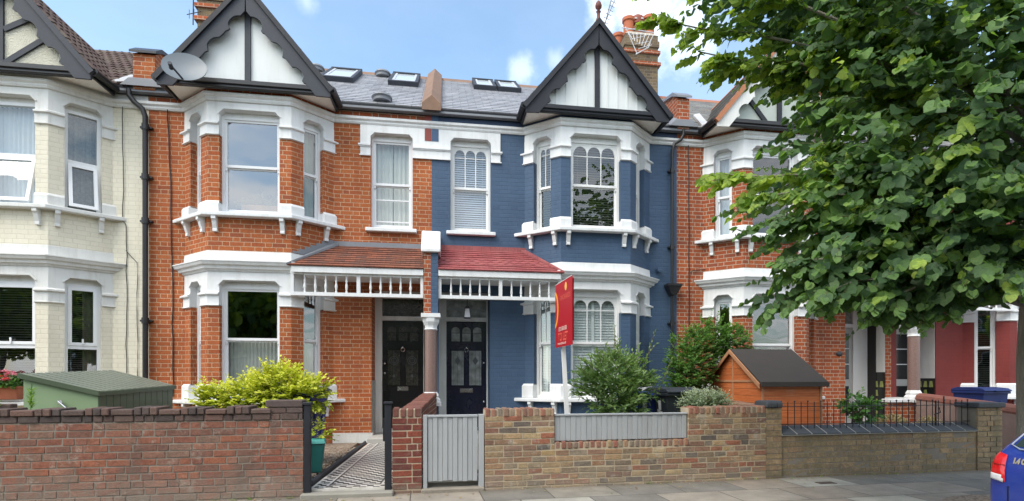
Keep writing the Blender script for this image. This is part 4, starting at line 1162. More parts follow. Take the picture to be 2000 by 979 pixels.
# ------------------------------------------------------------------ aerials, dish, lantern, plaque
def aerial(label, base, top, yagi, spread, n=9, el=.16, mat=None):
    t = thing('tv_aerial', label, 'aerial', base)
    k = MB(); k.tube([base, top], .012, 6); k.build('mast', mat or M_BLACKM, t)
    a, b = Vector(yagi[0]), Vector(yagi[1]); k = MB(); k.tube([a, b], .009, 6)
    s = Vector(spread).normalized()
    for i in range(n):
        p = a+(b-a)*(i+.5)/n; q = el*(1-.3*i/n); k.tube([p-s*q, p+s*q], .006, 5)
    k.build('element_array', mat or M_BLACKM, t); return t
aerial('thin black television aerial beside the left chimney', (-5.62,13.25,9.3), (-5.60,13.25,11.2), ((-5.75,13.25,9.52),(-5.45,13.25,9.62)), (0,0,1), 3, .1)
aerial('spiky television aerial on a leaning pole behind the pointed finial', (3.92,13.4,9.9), (4.22,13.4,11.05), ((4.02,13.4,10.35),(4.30,13.4,11.0)), (1,0,-.4), 6, .09)
t = thing('tv_aerial', 'white grid aerial drooping beside the right chimney', 'aerial', (4.9,13.1,9.4))
k = MB(); W_ = plain('white_metal_tube', (.60,.60,.62), .4)
P0 = [Vector((4.35,13.0,10.05)), Vector((5.2,13.0,10.0)), Vector((5.05,13.0,9.62)), Vector((4.72,13.0,9.42))]
k.tube(P0, .013, 6); k.tube([(4.45,13.0,10.08),(4.75,13.0,9.44)], .010, 6)
for i in range(7):
    q = i/6; a = Vector((4.52,13.0,9.95)).lerp(Vector((5.2,13.0,9.98)), q); b = Vector((4.6,12.9,9.72)).lerp(Vector((4.95,12.9,9.52)), q); k.tube([a, b], .007, 5)
for i in range(5):
    q = i/4; a = Vector((4.42,12.97,9.98)).lerp(Vector((4.75,12.9,9.5)), q); k.tube([a, a+Vector((.45-.1*i/4, .05*(i%2), .10+.04*q+rnd.uniform(-.04,.04)))], .006, 5)
k.build('grid', W_, t)

t = thing('satellite_dish', 'grey satellite dish with its arm on the left bargeboard of the red house', 'satellite dish', (-4.02,9.2,6.16), world=False)
ax = Vector((.16,-.90,.30)).normalized()
def dish_pt(r, a, off=0):
    e1 = ax.cross(Vector((0,0,1))).normalized(); e2 = e1.cross(ax)
    return tuple(e1*r*math.cos(a)*1.08+e2*r*math.sin(a)*.92+ax*(off+.55*r*r))
k = MB(); rings = 8; n = 32; pts = [dish_pt(0,0)]; fs = []
for i in range(1, rings+1):
    for j in range(n): pts.append(dish_pt(.29*i/rings, 2*math.pi*j/n))
for j in range(n): fs.append((0, 1+j, 1+(j+1) % n))
for i in range(rings-1):
    for j in range(n): fs.append((1+i*n+j, 1+(i+1)*n+j, 1+(i+1)*n+(j+1) % n, 1+i*n+(j+1) % n))
k.add(pts, fs); N1 = len(k.v); k.v += [tuple(Vector(p)-ax*.012) for p in pts]; k.f += [tuple(i+N1 for i in reversed(f)) for f in fs]
for j in range(n): a = 1+(rings-1)*n+j; b = 1+(rings-1)*n+(j+1) % n; k.f.append((a, a+N1, b+N1, b))
k.build('reflector', plain('grey_painted_steel', (.13,.155,.175), .45, .1, 5, .1, .002), t, smooth=True)
k = MB(); foot = Vector(min((dish_pt(.27, -math.pi/2), dish_pt(.27, math.pi/2)), key=lambda q: q[2])); lnb = ax*.30+Vector((-.13,0,-.20)); k.tube([foot, lnb], .014, 8); k.build('arm', M_GREYBLACK, t)
k = MB(); k.tube([lnb-ax*-.04, lnb-ax*.05], .03, 10); k.ball(tuple(lnb-ax*.05), .034, 10, 6); k.build('receiver', M_GREYBLACK, t, smooth=True)
k = MB(); k.tube([(0,0.01,-.02),(.0,.16,-.05),(0,.25,-.05)], .022, 8); k.build('bracket', M_GREYBLACK, t)

t = thing('lantern', 'small black hanging lantern in front of the blue house fanlight', 'lantern', (.41,10.1,2.48))
k = MB(); k.tube([(.41,10.1,2.66),(.41,10.1,3.0)], .006, 6); k.build('hanging_rod', M_BLACKM, t)
k = MB(); 
for sx in (-1, 1):
    for sy in (-1, 1): k.tube([(.41+sx*.06,10.1+sy*.06,2.44),(.41+sx*.04,10.1+sy*.04,2.62)], .006, 5)
k.box(.35,.47,10.04,10.16,2.43,2.44); k.hexa([(.355,10.045,2.61),(.465,10.045,2.61),(.465,10.155,2.61),(.355,10.155,2.61)], [(.39,10.08,2.66),(.43,10.08,2.66),(.43,10.12,2.66),(.39,10.12,2.66)]); k.build('cage', M_BLACKM, t)
k = MB(); k.hexa([(.355,10.045,2.445),(.465,10.045,2.445),(.465,10.155,2.445),(.355,10.155,2.445)], [(.373,10.063,2.608),(.447,10.063,2.608),(.447,10.137,2.608),(.373,10.137,2.608)]); k.build('lantern_pane', plain('frosted_lantern_glass', (.55,.56,.58), .2), t)
k = MB(); k.ball((8.12,10.19,1.83), .06, 16, 6, (1.3,.2,.9)); pq = k.build('house_plaque', plain('black_plaque', (.02,.02,.022), .3), None, smooth=True)
tag(pq, 'black oval house plaque on red brick beside the right glazed door', 'plaque')

# ------------------------------------------------------------------ ground
def structure(name, mb, mat, **k):
    o = mb.build(name, mat, None, **k); o['kind'] = 'structure'; return o
m, nt, out = newmat('asphalt'); N = NT(nt); geo = N.n('ShaderNodeNewGeometry').outputs['Position']
a_ = N.noise(geo, 90, 4, .7).outputs[0]; b_ = N.noise(geo, .8, 4).outputs[0]
c_ = N.mix(a_, (.035,.035,.037), (.075,.073,.07)); c_ = N.mix(1.0, c_, N.ramp(b_, [(.3, (.8,)*3), (.7, (1.15,)*3)]), 'MULTIPLY')
N.bsdf(out, c_, .85, N.bump(a_, .6, .008)); M_ASPH = m
def paving(name, L, c, cols, rot):
    m, nt, out = newmat(name); N = NT(nt)
    geo = N.n('ShaderNodeNewGeometry').outputs['Position']
    mp = N.n('ShaderNodeMapping'); mp.inputs['Rotation'].default_value = (0, 0, rot); N.l(geo, mp.inputs[0])
    sp = N.n('ShaderNodeSeparateXYZ'); N.l(mp.outputs[0], sp.inputs[0])
    v = N.m('ADD', sp.outputs[1], .22); vr = N.m('DIVIDE', v, c); row = N.m('FLOOR', vr); fv = N.m('MULTIPLY', N.m('FRACT', vr), c)
    u = N.m('ADD', sp.outputs[0], N.m('MULTIPLY', N.m('FLOORED_MODULO', row, 2.0), L*.5)); ur = N.m('DIVIDE', N.m('ADD', u, .1), L); cell = N.m('FLOOR', ur); fu = N.m('MULTIPLY', N.m('FRACT', ur), L)
    d = N.m('MINIMUM', N.m('MINIMUM', fu, N.m('SUBTRACT', L, fu)), N.m('MINIMUM', fv, N.m('SUBTRACT', c, fv)))
    n0 = N.noise(geo, 25, 4, .7).outputs[0]
    j = N.m('LESS_THAN', N.m('ADD', d, N.m('MULTIPLY', N.m('SUBTRACT', n0, .5), .012)), .006)
    cm = N.n('ShaderNodeCombineXYZ'); N.l(cell, cm.inputs[0]); N.l(row, cm.inputs[1]); wn = N.n('ShaderNodeTexWhiteNoise', noise_dimensions='2D'); N.l(cm.outputs[0], wn.inputs['Vector'])
    k = len(cols); bc = N.ramp(wn.outputs[0], [(i/k, cc) for i, cc in enumerate(cols)], 'CONSTANT')
    n1 = N.noise(geo, 3.2, 6, .65).outputs[0]; n2 = N.noise(geo, 110, 3, .7).outputs[0]; n3 = N.noise(geo, 16, 5, .75).outputs[0]
    bc = N.mix(1.0, bc, N.ramp(n1, [(.3, (.72,)*3), (.7, (1.18,)*3)]), 'MULTIPLY'); bc = N.mix(1.0, bc, N.ramp(n2, [(.3, (.8,)*3), (.7, (1.15,)*3)]), 'MULTIPLY')
    bc = N.mix(N.ramp(n3, [(.60, (0,0,0)), (.72, (.55,)*3)]), bc, (.09,.085,.07))
    bc = N.mix(N.ramp(n3, [(.24, (.5,)*3), (.33, (0,0,0))]), bc, (.36,.35,.32))
    # dirt against the garden walls
    dd = N.m('SUBTRACT', N.m('SUBTRACT', sp.outputs[1], .0), 6.20); mr = N.n('ShaderNodeMapRange'); mr.inputs['From Min'].default_value = -.02; mr.inputs['From Max'].default_value = .15; N.l(N.m('ADD', dd, N.m('MULTIPLY', N.m('SUBTRACT', n3, .5), .35)), mr.inputs['Value'])
    bc = N.mix(N.m('MULTIPLY', mr.outputs[0], .6), bc, (.12,.10,.075))
    bc = N.mix(j, bc, (.07,.062,.05))
    N.bsdf(out, bc, .85, N.bump(N.m('SUBTRACT', n2, N.m('MULTIPLY', j, 1.5)), .4, .004)); return m
M_PAVE = paving('concrete_slabs', .78, .60, [(.25,.225,.185),(.38,.35,.28),(.19,.175,.15),(.28,.235,.185),(.34,.32,.27),(.18,.165,.14),(.30,.26,.21)], -math.atan(.045))
structure('ground', MB().box(-300, 300, -300, 300, -.4, -.14), plain('bare_earth', (.14,.12,.09), .95, .3, 2, .5, .01))
structure('road', MB().box(-60, 60, -4.2, 3.05, -.2, -.11), M_ASPH)
structure('kerb', MB().box(-60, 60, 3.05, 3.19, -.2, .004), M_STONE, bevel=.012)
structure('pavement', MB().box(-60, 60, 3.19, 6.92, -.2, 0), M_PAVE)
structure('far_pavement', MB().box(-60, 60, -7.5, -4.2, -.2, 0), M_PAVE)
def wY(x): return 6.36+.045*x
m, nt, out = newmat('garden_soil'); N = NT(nt); geo = N.n('ShaderNodeNewGeometry').outputs['Position']
v = N.n('ShaderNodeTexVoronoi'); v.inputs['Scale'].default_value = 42; N.l(geo, v.inputs['Vector'])
c_ = N.ramp(v.outputs['Color'], [(0, (.13,.09,.065)), (.4, (.24,.18,.13)), (.7, (.33,.27,.21)), (1, (.20,.13,.09))])
N.bsdf(out, c_, .9, N.bump(v.outputs['Distance'], .9, .02)); M_GRAV = m
g = MB(); g.prism([(-40, wY(-40)+.1), (-1.56, wY(-1.56)+.1), (-1.56, 10.3), (-40, 10.3)], -.1, .15, 'z'); structure('garden_gravel', g, M_GRAV)
g = MB(); g.prism([(-.42, wY(0)+.1), (40, wY(40)+.1), (40, 10.3), (-.3, 10.3)], -.1, .13, 'z'); structure('garden_paving', g, plain('garden_concrete', (.25,.235,.21), .85, .25, 4, .5, .004, dirt=.4, dirtcol=(.12,.11,.08)))
# chequered tile path, sloping up to the step
m, nt, out = newmat('chequer_tiles'); N = NT(nt)
tc = N.n('ShaderNodeUVMap'); tc.uv_map = 'PathUV'; sp = N.n('ShaderNodeSeparateXYZ'); N.l(tc.outputs[0], sp.inputs[0])
w_ = .80; s_ = .052
ck = N.n('ShaderNodeTexChecker'); ck.inputs['Scale'].default_value = 1/.066; ck.inputs['Color1'].default_value = (.03,.03,.034,1); ck.inputs['Color2'].default_value = (.62,.60,.56,1)
N.l(tc.outputs[0], ck.inputs['Vector'])
ed = N.m('MINIMUM', N.m('MINIMUM', sp.outputs[0], N.m('SUBTRACT', w_, sp.outputs[0])), sp.outputs[1])
b1 = N.m('LESS_THAN', ed, .025); b2 = N.m('MULTIPLY', N.m('GREATER_THAN', ed, .125), N.m('LESS_THAN', ed, .147)); b3 = N.m('MULTIPLY', N.m('GREATER_THAN', ed, .147), N.m('LESS_THAN', ed, .165))
nn = N.noise(N.n('ShaderNodeNewGeometry').outputs['Position'], 8, 5, .7).outputs[0]
c_ = N.mix(N.m('MAXIMUM', b1, b2), ck.outputs[0], (.62,.60,.56)); c_ = N.mix(b3, c_, (.04,.04,.045))
c_ = N.mix(1.0, c_, N.ramp(nn, [(.3, (.72,.70,.66)), (.65, (1.05,)*3)]), 'MULTIPLY')
N.bsdf(out, c_, .45, N.bump(nn, .2, .003)); M_CHEQ = m
pth = MB(); PF = [(-1.50, 6.36, .075), (-.58, 6.36, .075), (-.36, 9.62, .20), (-1.30, 9.62, .20)]
pth.hexa([(x, y, -.1) for x, y, z in PF], PF)
po = structure('garden_path', pth, M_CHEQ, recalc=False)
uvl = po.data.uv_layers.new(name='PathUV')
for poly in po.data.polygons:
    for li in poly.loop_indices:
        c = po.data.vertices[po.data.loops[li].vertex_index].co; q = (c.y-6.36)/3.26; xl = -1.50+.20*q; xr = -.58+.22*q
        uvl.data[li].uv = ((c.x-xl)/(xr-xl)*w_, (c.y-6.36))
structure('path_threshold', MB().box(-1.56, -.57, 6.20, 6.37, -.05, .05), plain('worn_concrete', (.26,.245,.21), .85, .25, 6, .6, .006, dirt=.5, dirtcol=(.13,.12,.09)), bevel=.012)
k = MB(); k.hexa([(-1.565,6.65,.05),(-1.515,6.65,.05),(-1.32,9.62,.18),(-1.37,9.62,.18)], [(-1.565,6.65,.135),(-1.52,6.65,.135),(-1.325,9.62,.25),(-1.37,9.62,.25)]); ed_ = structure('path_edging', k, M_SLATEBRICK, bevel=.02)
# loose gravel beside the path
k = MB()
for i in range(1100):
    x = rnd.uniform(-2.3, -1.55); y = rnd.uniform(6.75, 9.55); x = x+.2*(y-6.4)/3.2; r_ = rnd.uniform(.008, .02)
    k.ball((x, y, .152), r_, 5, 3, (1, rnd.uniform(.6,1), .6))
gv = k.build('gravel', None, None, smooth=False, recalc=False)
m, nt, out = newmat('mixed_pebble'); N = NT(nt); geo = N.n('ShaderNodeNewGeometry'); 
N.bsdf(out, N.ramp(geo.outputs['Random Per Island'], [(0, (.16,.10,.07)), (.35, (.33,.25,.18)), (.6, (.22,.17,.13)), (.8, (.45,.40,.33)), (1, (.25,.13,.09))]), .8)
gv.data.materials.append(m); gv['kind'] = 'stuff'; tag(gv, 'loose brown gravel beside the chequered path', 'gravel')

# ------------------------------------------------------------------ garden walls along the pavement
ANG = math.atan(.045); CA, SA = math.cos(ANG), math.sin(ANG)
def WT(s, d, z):      # s along the wall line, d away from the street
    return (s*CA-d*SA, 6.36+s*SA+d*CA, z)
def soldier(mb, s0, s1, d0, d1, z0, z1, w=.072, g=.012, jit=.006, r=rnd):
    s = s0
    while s < s1-.03:
        e = min(s+w+r.uniform(-.004,.004), s1); j = r.uniform(-jit, jit); t = r.uniform(-jit, jit)
        mb.box(s+g/2, e-g/2+.004, d0+j, d1+j, z0, z1+t); s = e+g*.6
def brick_course(mb, s0, s1, d0, d1, z0, z1, L=.21, g=.012, jit=.006):
    s = s0
    while s < s1-.03:
        e = min(s+L*rnd.choice((1,1,.5)), s1); j = rnd.uniform(-jit, jit); t = rnd.uniform(-jit*.6, jit*.6)
        mb.box(s+g/2, e-g/2, d0+j, d1+j, z0, z1+t); s = e
def rough_wall(mb, s0, s1, d0, d1, z0, z1):
    mb.box(s0, s1, d0, d1, z0, z1)
M_MORT = plain('lime_mortar', (.42,.345,.245), .95, .2, 12, .6, .005)
M_MORTD = plain('dirty_mortar', (.22,.19,.155), .95, .25, 12, .6, .005)
def brickpieces(name, cols, rough=.85):
    m, nt, out = newmat(name); N = NT(nt); g = N.n('ShaderNodeNewGeometry')
    n1 = N.noise(g.outputs['Position'], 45, 5, .7).outputs[0]
    k = len(cols); c = N.ramp(g.outputs['Random Per Island'], [(i/(k-1), q) for i, q in enumerate(cols)])
    c = N.mix(1.0, c, N.ramp(n1, [(.2, (.55,)*3), (.8, (1.3,)*3)]), 'MULTIPLY')
    n3 = N.noise(g.outputs['Position'], 8, 5, .7).outputs[0]
    c = N.mix(N.ramp(n3, [(.5, (0,0,0)), (.72, (.5,)*3)]), c, (.16,.135,.11))
    N.bsdf(out, c, rough, N.bump(n1, .8, .006), spec=.3); return m
M_CAPD = brickpieces('dark_capping_brick', [(.095,.068,.060),(.13,.085,.072),(.075,.060,.056),(.155,.09,.072),(.09,.072,.068)])
M_CAPY = brickpieces('stock_capping_brick', [(.38,.26,.15),(.32,.13,.09),(.24,.11,.08),(.28,.25,.18),(.35,.15,.10),(.22,.18,.14),(.34,.24,.14)])
M_CAPM = brickpieces('maroon_capping_brick', [(.19,.075,.055),(.15,.06,.05),(.24,.10,.07)])
def brickmat2(name, cols, low=None, stain=.4, staincol=(.10,.08,.07), white=0.0, streaks=False):
    m, nt, out = newmat(name); N = NT(nt); g = N.n('ShaderNodeNewGeometry'); geo = g.outputs['Position']
    n1 = N.noise(geo, 48, 6, .75).outputs[0]; n4 = N.noise(geo, 14, 5, .7).outputs[0]
    k = len(cols); c = N.ramp(g.outputs['Random Per Island'], [(i/(k-1), q) for i, q in enumerate(cols)])
    c = N.mix(1.0, c, N.ramp(n1, [(.2, (.5,)*3), (.8, (1.35,)*3)]), 'MULTIPLY'); c = N.mix(1.0, c, N.ramp(n4, [(.3, (.75,)*3), (.7, (1.15,)*3)]), 'MULTIPLY')
    mp = N.n('ShaderNodeMapping'); mp.inputs['Scale'].default_value = (2.6,2.6,.5) if streaks else (1.5,1.5,1.2); N.l(geo, mp.inputs[0]); n3 = N.noise(mp.outputs[0], 1.5, 6, .65).outputs[0]
    c = N.mix(N.m('MULTIPLY', N.ramp(n3, [(.48, (0,0,0)), (.66, (1,1,1))]), stain), c, staincol)
    if white: n6 = N.noise(geo, 5, 6, .75).outputs[0]; c = N.mix(N.m('MULTIPLY', N.ramp(n6, [(.56, (0,0,0)), (.66, (1,1,1))]), white), c, (.46,.42,.36))
    if low:
        sg = N.n('ShaderNodeSeparateXYZ'); N.l(geo, sg.inputs[0]); zz = N.m('ADD', sg.outputs[2], N.m('MULTIPLY', N.m('SUBTRACT', n4, .5), .6))
        mz = N.n('ShaderNodeMapRange'); mz.inputs['From Min'].default_value = low[0]; mz.inputs['From Max'].default_value = low[1]; mz.inputs['To Min'].default_value = 1; mz.inputs['To Max'].default_value = 0; N.l(zz, mz.inputs['Value'])
        c = N.mix(N.m('MULTIPLY', mz.outputs[0], low[2]), c, low[3])
    N.bsdf(out, c, .88, N.bump(n1, 1.0, .008), spec=.25); return m
def laid(mb, s0, s1, z0, z1, c=.075, bh=.063, Ls=(.215,.215,.1025), face=-.004, jit=.003, end=None):
    row = 0; z = z0
    while z < z1-.03:
        s = s0; first = True
        while s < s1-.012:
            L = rnd.choice(Ls)*rnd.uniform(.97,1.03)
            if first: L = rnd.choice((.1025,.16,.215)) if row % 2 else .215; first = False
            e = min(s+L, s1)
            if s1-e < .05: e = s1
            j = rnd.uniform(-jit, jit); q = [rnd.uniform(-.003,.003) for _ in range(8)]
            mb.hexa([(s+q[0],face+j,z+q[1]),(e-.001,face+j+q[2],z+q[3]),(e,.03,z),(s,.03,z)], [(s+q[4],face+j+q[2],z+bh+q[5]),(e+q[6],face+j,z+bh+q[7]),(e,.03,z+bh),(s,.03,z+bh)])
            s = e+.0115
        z += c; row += 1
M_BL = brickmat2('laid_old_red_brick', [(.28,.110,.072),(.23,.095,.066),(.33,.125,.072),(.19,.10,.076),(.29,.115,.072),(.24,.15,.11),(.25,.095,.064),(.32,.155,.105)], (.0,.36,.75,(.235,.205,.17)), .8, (.125,.092,.075), .45, True)
M_BY = brickmat2('laid_yellow_stock_brick', [(.40,.28,.14),(.25,.11,.08),(.50,.37,.20),(.21,.11,.085),(.36,.25,.14),(.13,.11,.10),(.44,.31,.17),(.29,.15,.10),(.28,.23,.17),(.33,.13,.08),(.38,.29,.18),(.19,.16,.13)], (.0,.22,.5,(.30,.26,.21)), .25, (.20,.17,.13), .6)
M_BB = brickmat2('laid_brown_stock_brick', [(.36,.26,.145),(.30,.22,.13),(.42,.29,.17),(.27,.21,.14),(.38,.28,.16),(.33,.21,.13)], (.0,.28,.6,(.15,.13,.09)), .5, (.14,.125,.08), .12, True)
M_BP = brickmat2('laid_maroon_brick', [(.20,.055,.04),(.25,.07,.045),(.15,.048,.04),(.29,.08,.048),(.12,.05,.045)], (.0,.2,.6,(.22,.185,.14)), .2, (.09,.05,.04), .15)
# left wall
t = thing('brick_wall', 'old red brick garden wall with dark toothed capping in front of the cream and red houses', 'wall', (-4.0, wY(-4.0), 0))
k = MB(T=WT); k.box(-14, -1.545, .001, .22, -.1, .86); k.build('wall_core', M_MORTD, t)
k = MB(T=WT); laid(k, -7.2, -1.545, -.055, .858, .0762, .064, (.215,.215,.1025), jit=.0025); k.build('brickwork', M_BL, t, bevel=.003)
k = MB(T=WT); brick_course(k, -9, -1.545, -.012, .23, .862, .925, .19); k.build('capping_course', M_CAPD, t, bevel=.006)
k = MB(T=WT); k.box(-9, -1.56, .006, .215, .855, .965); k.box(-1.90, -1.56, .004, .20, .965, 1.05); k.build('capping_mortar', M_MORTD, t)
k = MB(T=WT); s = -9.0
while s < -1.98:
    n = 3
    for i in range(n):
        z = rnd.uniform(-.006, .008); y = rnd.uniform(-.01, .01); k.hexa([(s,-.035+y,.932),(s+.068,-.035+y,.932),(s+.068+.015,.235,.932),(s+.015,.235,.932)], [(s,-.035+y,1.005+z),(s+.068,-.035+y,1.005+z),(s+.068+.015,.235,1.01+z),(s+.015,.235,1.01+z)]); s += .077
    z = rnd.uniform(-.006, .006); k.box(s+.004, s+.205, -.03, .075, .932, .985+z); k.box(s+.004, s+.205, .085, .19, .932, .985+z); s += .215
k.build('capping_brick', M_CAPD, t, bevel=.007)
k = MB(T=WT); k.box(-1.90, -1.72, -.008, .21, .932, .992); k.box(-1.715, -1.55, -.012, .21, .932, .992); k.box(-1.93, -1.55, -.015, .215, .998, 1.075); k.build('end_brick', M_CAPD, t, bevel=.008)
# black gate posts
for i, (s0, s1, lab) in enumerate(((-1.54, -1.47, 'black timber gate post at the end of the old red wall'), (-.675, -.60, 'black timber gate post against the maroon brick pillar'))):
    k = MB(T=WT); k.box(s0, s1, -.01, .07, .0, 1.02); t = k.build('gate_post', M_BLACK, None, bevel=.006); tag(t, lab, 'gate post', 'black posts of the missing path gate')
    kk = MB(T=WT); kk.box(s0-.012, s1+.012, -.022, .082, 1.02, 1.05); kk.build('post_cap', M_BLACK, t, bevel=.005)
    if i: kk = MB(T=WT); kk.box(s0-.02, s0, .0, .05, .60, .86); kk.build('latch', M_BLACKM, t)
# maroon pillar and the wall dividing the gardens
t = thing('brick_wall', 'maroon brick pillar and low wall running back between the two front doors', 'wall', (-.4, 7.5, 0))
k = MB(T=WT); k.box(-.588, -.266, .002, .33, -.1, .865); k.build('pillar_core', M_MORT, t)
k = MB(T=WT); laid(k, -.592, -.262, -.03, .868, .075, .0625, (.215,.1025), jit=.002); k.build('brickwork', M_BP, t, bevel=.004)
k = MB(); k.hexa([(-.50,6.66,-.1),(-.28,6.66,-.1),(-.14,9.50,-.1),(-.36,9.50,-.1)], [(-.50,6.66,.86),(-.28,6.66,.86),(-.14,9.50,.97),(-.36,9.50,.97)]); k.build('wall_face', M_PILLAR, t)
k = MB(T=WT); soldier(k, -.592, -.262, -.006, .33, .87, .967, .075, .014); k.build('capping_brick', M_CAPM, t, bevel=.010, bseg=2)
k = MB(T=WT); k.box(-.585, -.268, .004, .325, .86, .955); k.build('capping_mortar', M_MORT, t)
k = MB(); y = 6.72; 
while y < 9.45:
    q = (y-6.66)/2.84; x = -.51+.14*q; z = .875+.11*q; k.box(x-.005, x+.235, y, y+.072, z, z+.085+rnd.uniform(-.006,.006)); y += .088
k.build('capping_brick', M_CAPM, t, bevel=.016, bseg=2)
k = MB(); k.hexa([(-.49,6.66,.86),(-.29,6.66,.86),(-.15,9.50,.97),(-.35,9.50,.97)], [(-.49,6.66,.935),(-.29,6.66,.935),(-.15,9.50,1.045),(-.35,9.50,1.045)]); k.build('capping_mortar', M_MORT, t)
# grey gate
M_GREYW = plain('grey_painted_timber', (.36,.375,.385), .6, .08, 5, .5, .003, dirt=.35, dirtcol=(.25,.25,.24), streak=True)
t = thing('garden_gate', 'grey painted boarded garden gate beside the maroon pillar', 'gate', (.1, 6.4, 0))
k = MB(T=WT); 
s = -.195; n = 10; bw = .575/n
M_GREYW2 = MATS['grey_painted_timber']
k.box(-.195, .38, .055, .065, .10, .86); k.build('gate_back', M_GREYW2, t)
k = MB(T=WT)
for i in range(n):
    j = (i % 2)*.008; k.box(s+.0015, s+bw-.0015, .028-j, .055, .115+rnd.uniform(-.004,.012), .862); s += bw
k.build('gate_boards', M_GREYW2, t, bevel=.002)
k = MB(T=WT); k.box(-.20, .385, .012, .07, .862, .890); k.build('top_rail', M_GREYW2, t, bevel=.004)
for a, b in ((-.247, -.200), (.395, .458)):
    k = MB(T=WT); k.box(a, b, .01, .08, .0, .892); k.build('gate_frame', M_GREYW2, t, bevel=.004)
k = MB(T=WT); k.box(.382, .393, .02, .035, .70, .74); k.box(.382, .393, .02, .035, .20, .24); k.build('hinge', M_BLACKM, t)
k = MB(T=WT); k.box(-.27, .46, -.05, .12, -.02, .045); k.build('gate_sill', plain('worn_concrete2', (.24,.21,.17), .9, .3, 8, .8, .008), t, bevel=.012)
# yellow stock wall
t = thing('brick_wall', 'yellow stock brick garden wall with upright brick capping, dipped in the middle for the grey panel', 'wall', (2.2, wY(2.2), 0))
k = MB(T=WT); k.box(.470, 1.306, .001, .22, -.1, .855); k.box(1.306, 3.059, .001, .22, -.1, .46); k.box(3.059, 4.152, .001, .22, -.1, .855); k.build('wall_core', M_MORT, t)
k = MB(T=WT); laid(k, .466, 4.158, -.035, .46, .0705, .0565, (.215,.215,.1025,.16), jit=.003); laid(k, .466, 1.308, .4585, .857, .0705, .0565, (.215,.215,.1025,.16), jit=.003); laid(k, 3.058, 4.155, .4585, .857, .0705, .0565, (.215,.215,.1025,.16), jit=.003); k.build('brickwork', M_BY, t, bevel=.003)
k = MB(T=WT); soldier(k, .466, 1.31, -.008, .225, .862, .955, .066, .014, .008); soldier(k, 1.315, 3.055, -.008, .225, .467, .548, .064, .014, .008); soldier(k, 3.055, 4.155, -.008, .225, .862, .950, .066, .014, .008); k.build('capping_brick', M_CAPY, t, bevel=.010, bseg=2)
k = MB(T=WT); k.box(.47, 1.305, .004, .215, .85, .942); k.box(1.31, 3.05, .004, .215, .455, .536); k.box(3.06, 4.15, .004, .215, .85, .938); k.build('capping_mortar', M_MORT, t)
t = thing('fence_panel', 'long low grey boarded panel fixed on top of the yellow brick wall', 'fence panel', (2.2, wY(2.2), .55))
k = MB(T=WT); s = 1.318; n = 26; bw = (3.045-1.318)/n
for i in range(n): k.box(s+.0012, s+bw-.0012, .03-(i % 2)*.006, .055, .558, .858); s += bw
k.box(1.32, 3.04, .056, .066, .56, .855)
k.build('boards', M_GREYW2, t, bevel=.002)
k = MB(T=WT); k.box(1.312, 3.05, .012, .075, .859, .882); k.build('top_rail', M_GREYW2, t, bevel=.004)
# brown stock wall with railings, piers at both ends
t = thing('brick_wall', 'low brown stock brick wall with blue-black sloped coping and end piers under the lime tree', 'wall', (6, wY(6), 0))
k = MB(T=WT); k.box(4.163, 4.382, .001, .225, -.1, .925); k.box(4.382, 7.533, .0205, .22, -.1, .565); k.box(7.533, 7.957, .007, .30, -.1, .89); k.build('wall_core', M_MORTD, t)
k = MB(T=WT); laid(k, 4.160, 4.385, -.04, .925, .075, .064, (.215,.1025), jit=.002); laid(k, 4.388, 7.53, -.04, .565, .075, .064, (.218,), face=.018, jit=.003); laid(k, 7.53, 7.96, -.04, .89, .075, .064, (.215,.1025), face=-.006, jit=.002); k.build('brickwork', M_BB, t, bevel=.003)
k = MB(T=WT); s = 4.39
while s < 7.52:
    k.hexa([(s,-.012,.568),(s+.215,-.012,.568),(s+.215,.24,.568),(s,.24,.568)], [(s,-.012,.585),(s+.215,-.012,.585),(s+.215,.20,.68),(s,.20,.68)]); s += .225
k.build('coping_tile', M_SLATEBRICK, t, bevel=.006)
k = MB(T=WT); k.hexa([(4.388,-.008,.56),(7.525,-.008,.56),(7.525,.236,.56),(4.388,.236,.56)], [(4.388,-.008,.583),(7.525,-.008,.583),(7.525,.197,.677),(4.388,.197,.677)]); k.build('coping_mortar', plain('pale_joint', (.36,.35,.32), .9), t)
k = MB(T=WT); s = 4.150
for i in range(3):
    pr = [(-.03,.93),(-.03,.985),(-.012,1.01),(.02,1.022),(.20,1.022),(.235,1.01),(.25,.985),(.25,.93)]
    n_ = len(pr); k.add([(s,d,z) for d, z in pr]+[(s+.076,d,z) for d, z in pr], [tuple(range(n_)), tuple(range(2*n_-1, n_-1, -1))]+[(q, (q+1) % n_, n_+(q+1) % n_, n_+q) for q in range(n_)]); s += .081
k.box(7.50, 7.99, -.04, .33, .895, .97); k.build('pier_cap', M_SLATEBRICK, t, bevel=.02, bseg=2)
t = thing('railings', 'thin black iron railings standing on the blue-black coping', 'railings', (6, wY(6)+.12, .6))
for i in range(31):
    s = 4.46+i*.101; hh = 1.005 if i % 2 == 0 or i > 8 else 1.0
    k = MB(T=WT); k.tube([(s,.11,.62),(s,.11,hh)], .0055, 6); k.build('bar', M_BLACKM, t)
    if i % 2 == 0:
        k = MB(T=WT); k.ball((s,.11,hh), .013, 6, 4); k.build('bar_finial', M_BLACKM, t)
k = MB(T=WT); k.tube([(4.385,.11,.935),(7.53,.11,.935)], .006, 6); k.tube([(4.385,.11,.70),(7.53,.11,.70)], .006, 6); k.build('rail', M_BLACKM, t)
k = MB(T=WT); k.tube([(6.95,.12,.60),(6.95,.12,1.0)], .011, 6); k.tube([(6.93,.12,.80),(7.03,.12,.83),(7.01,.12,.90)], .009, 6); k.tube([(7.09,.12,.62),(7.09,.12,1.06)], .010, 6); k.build('latch', M_BLACKM, t)
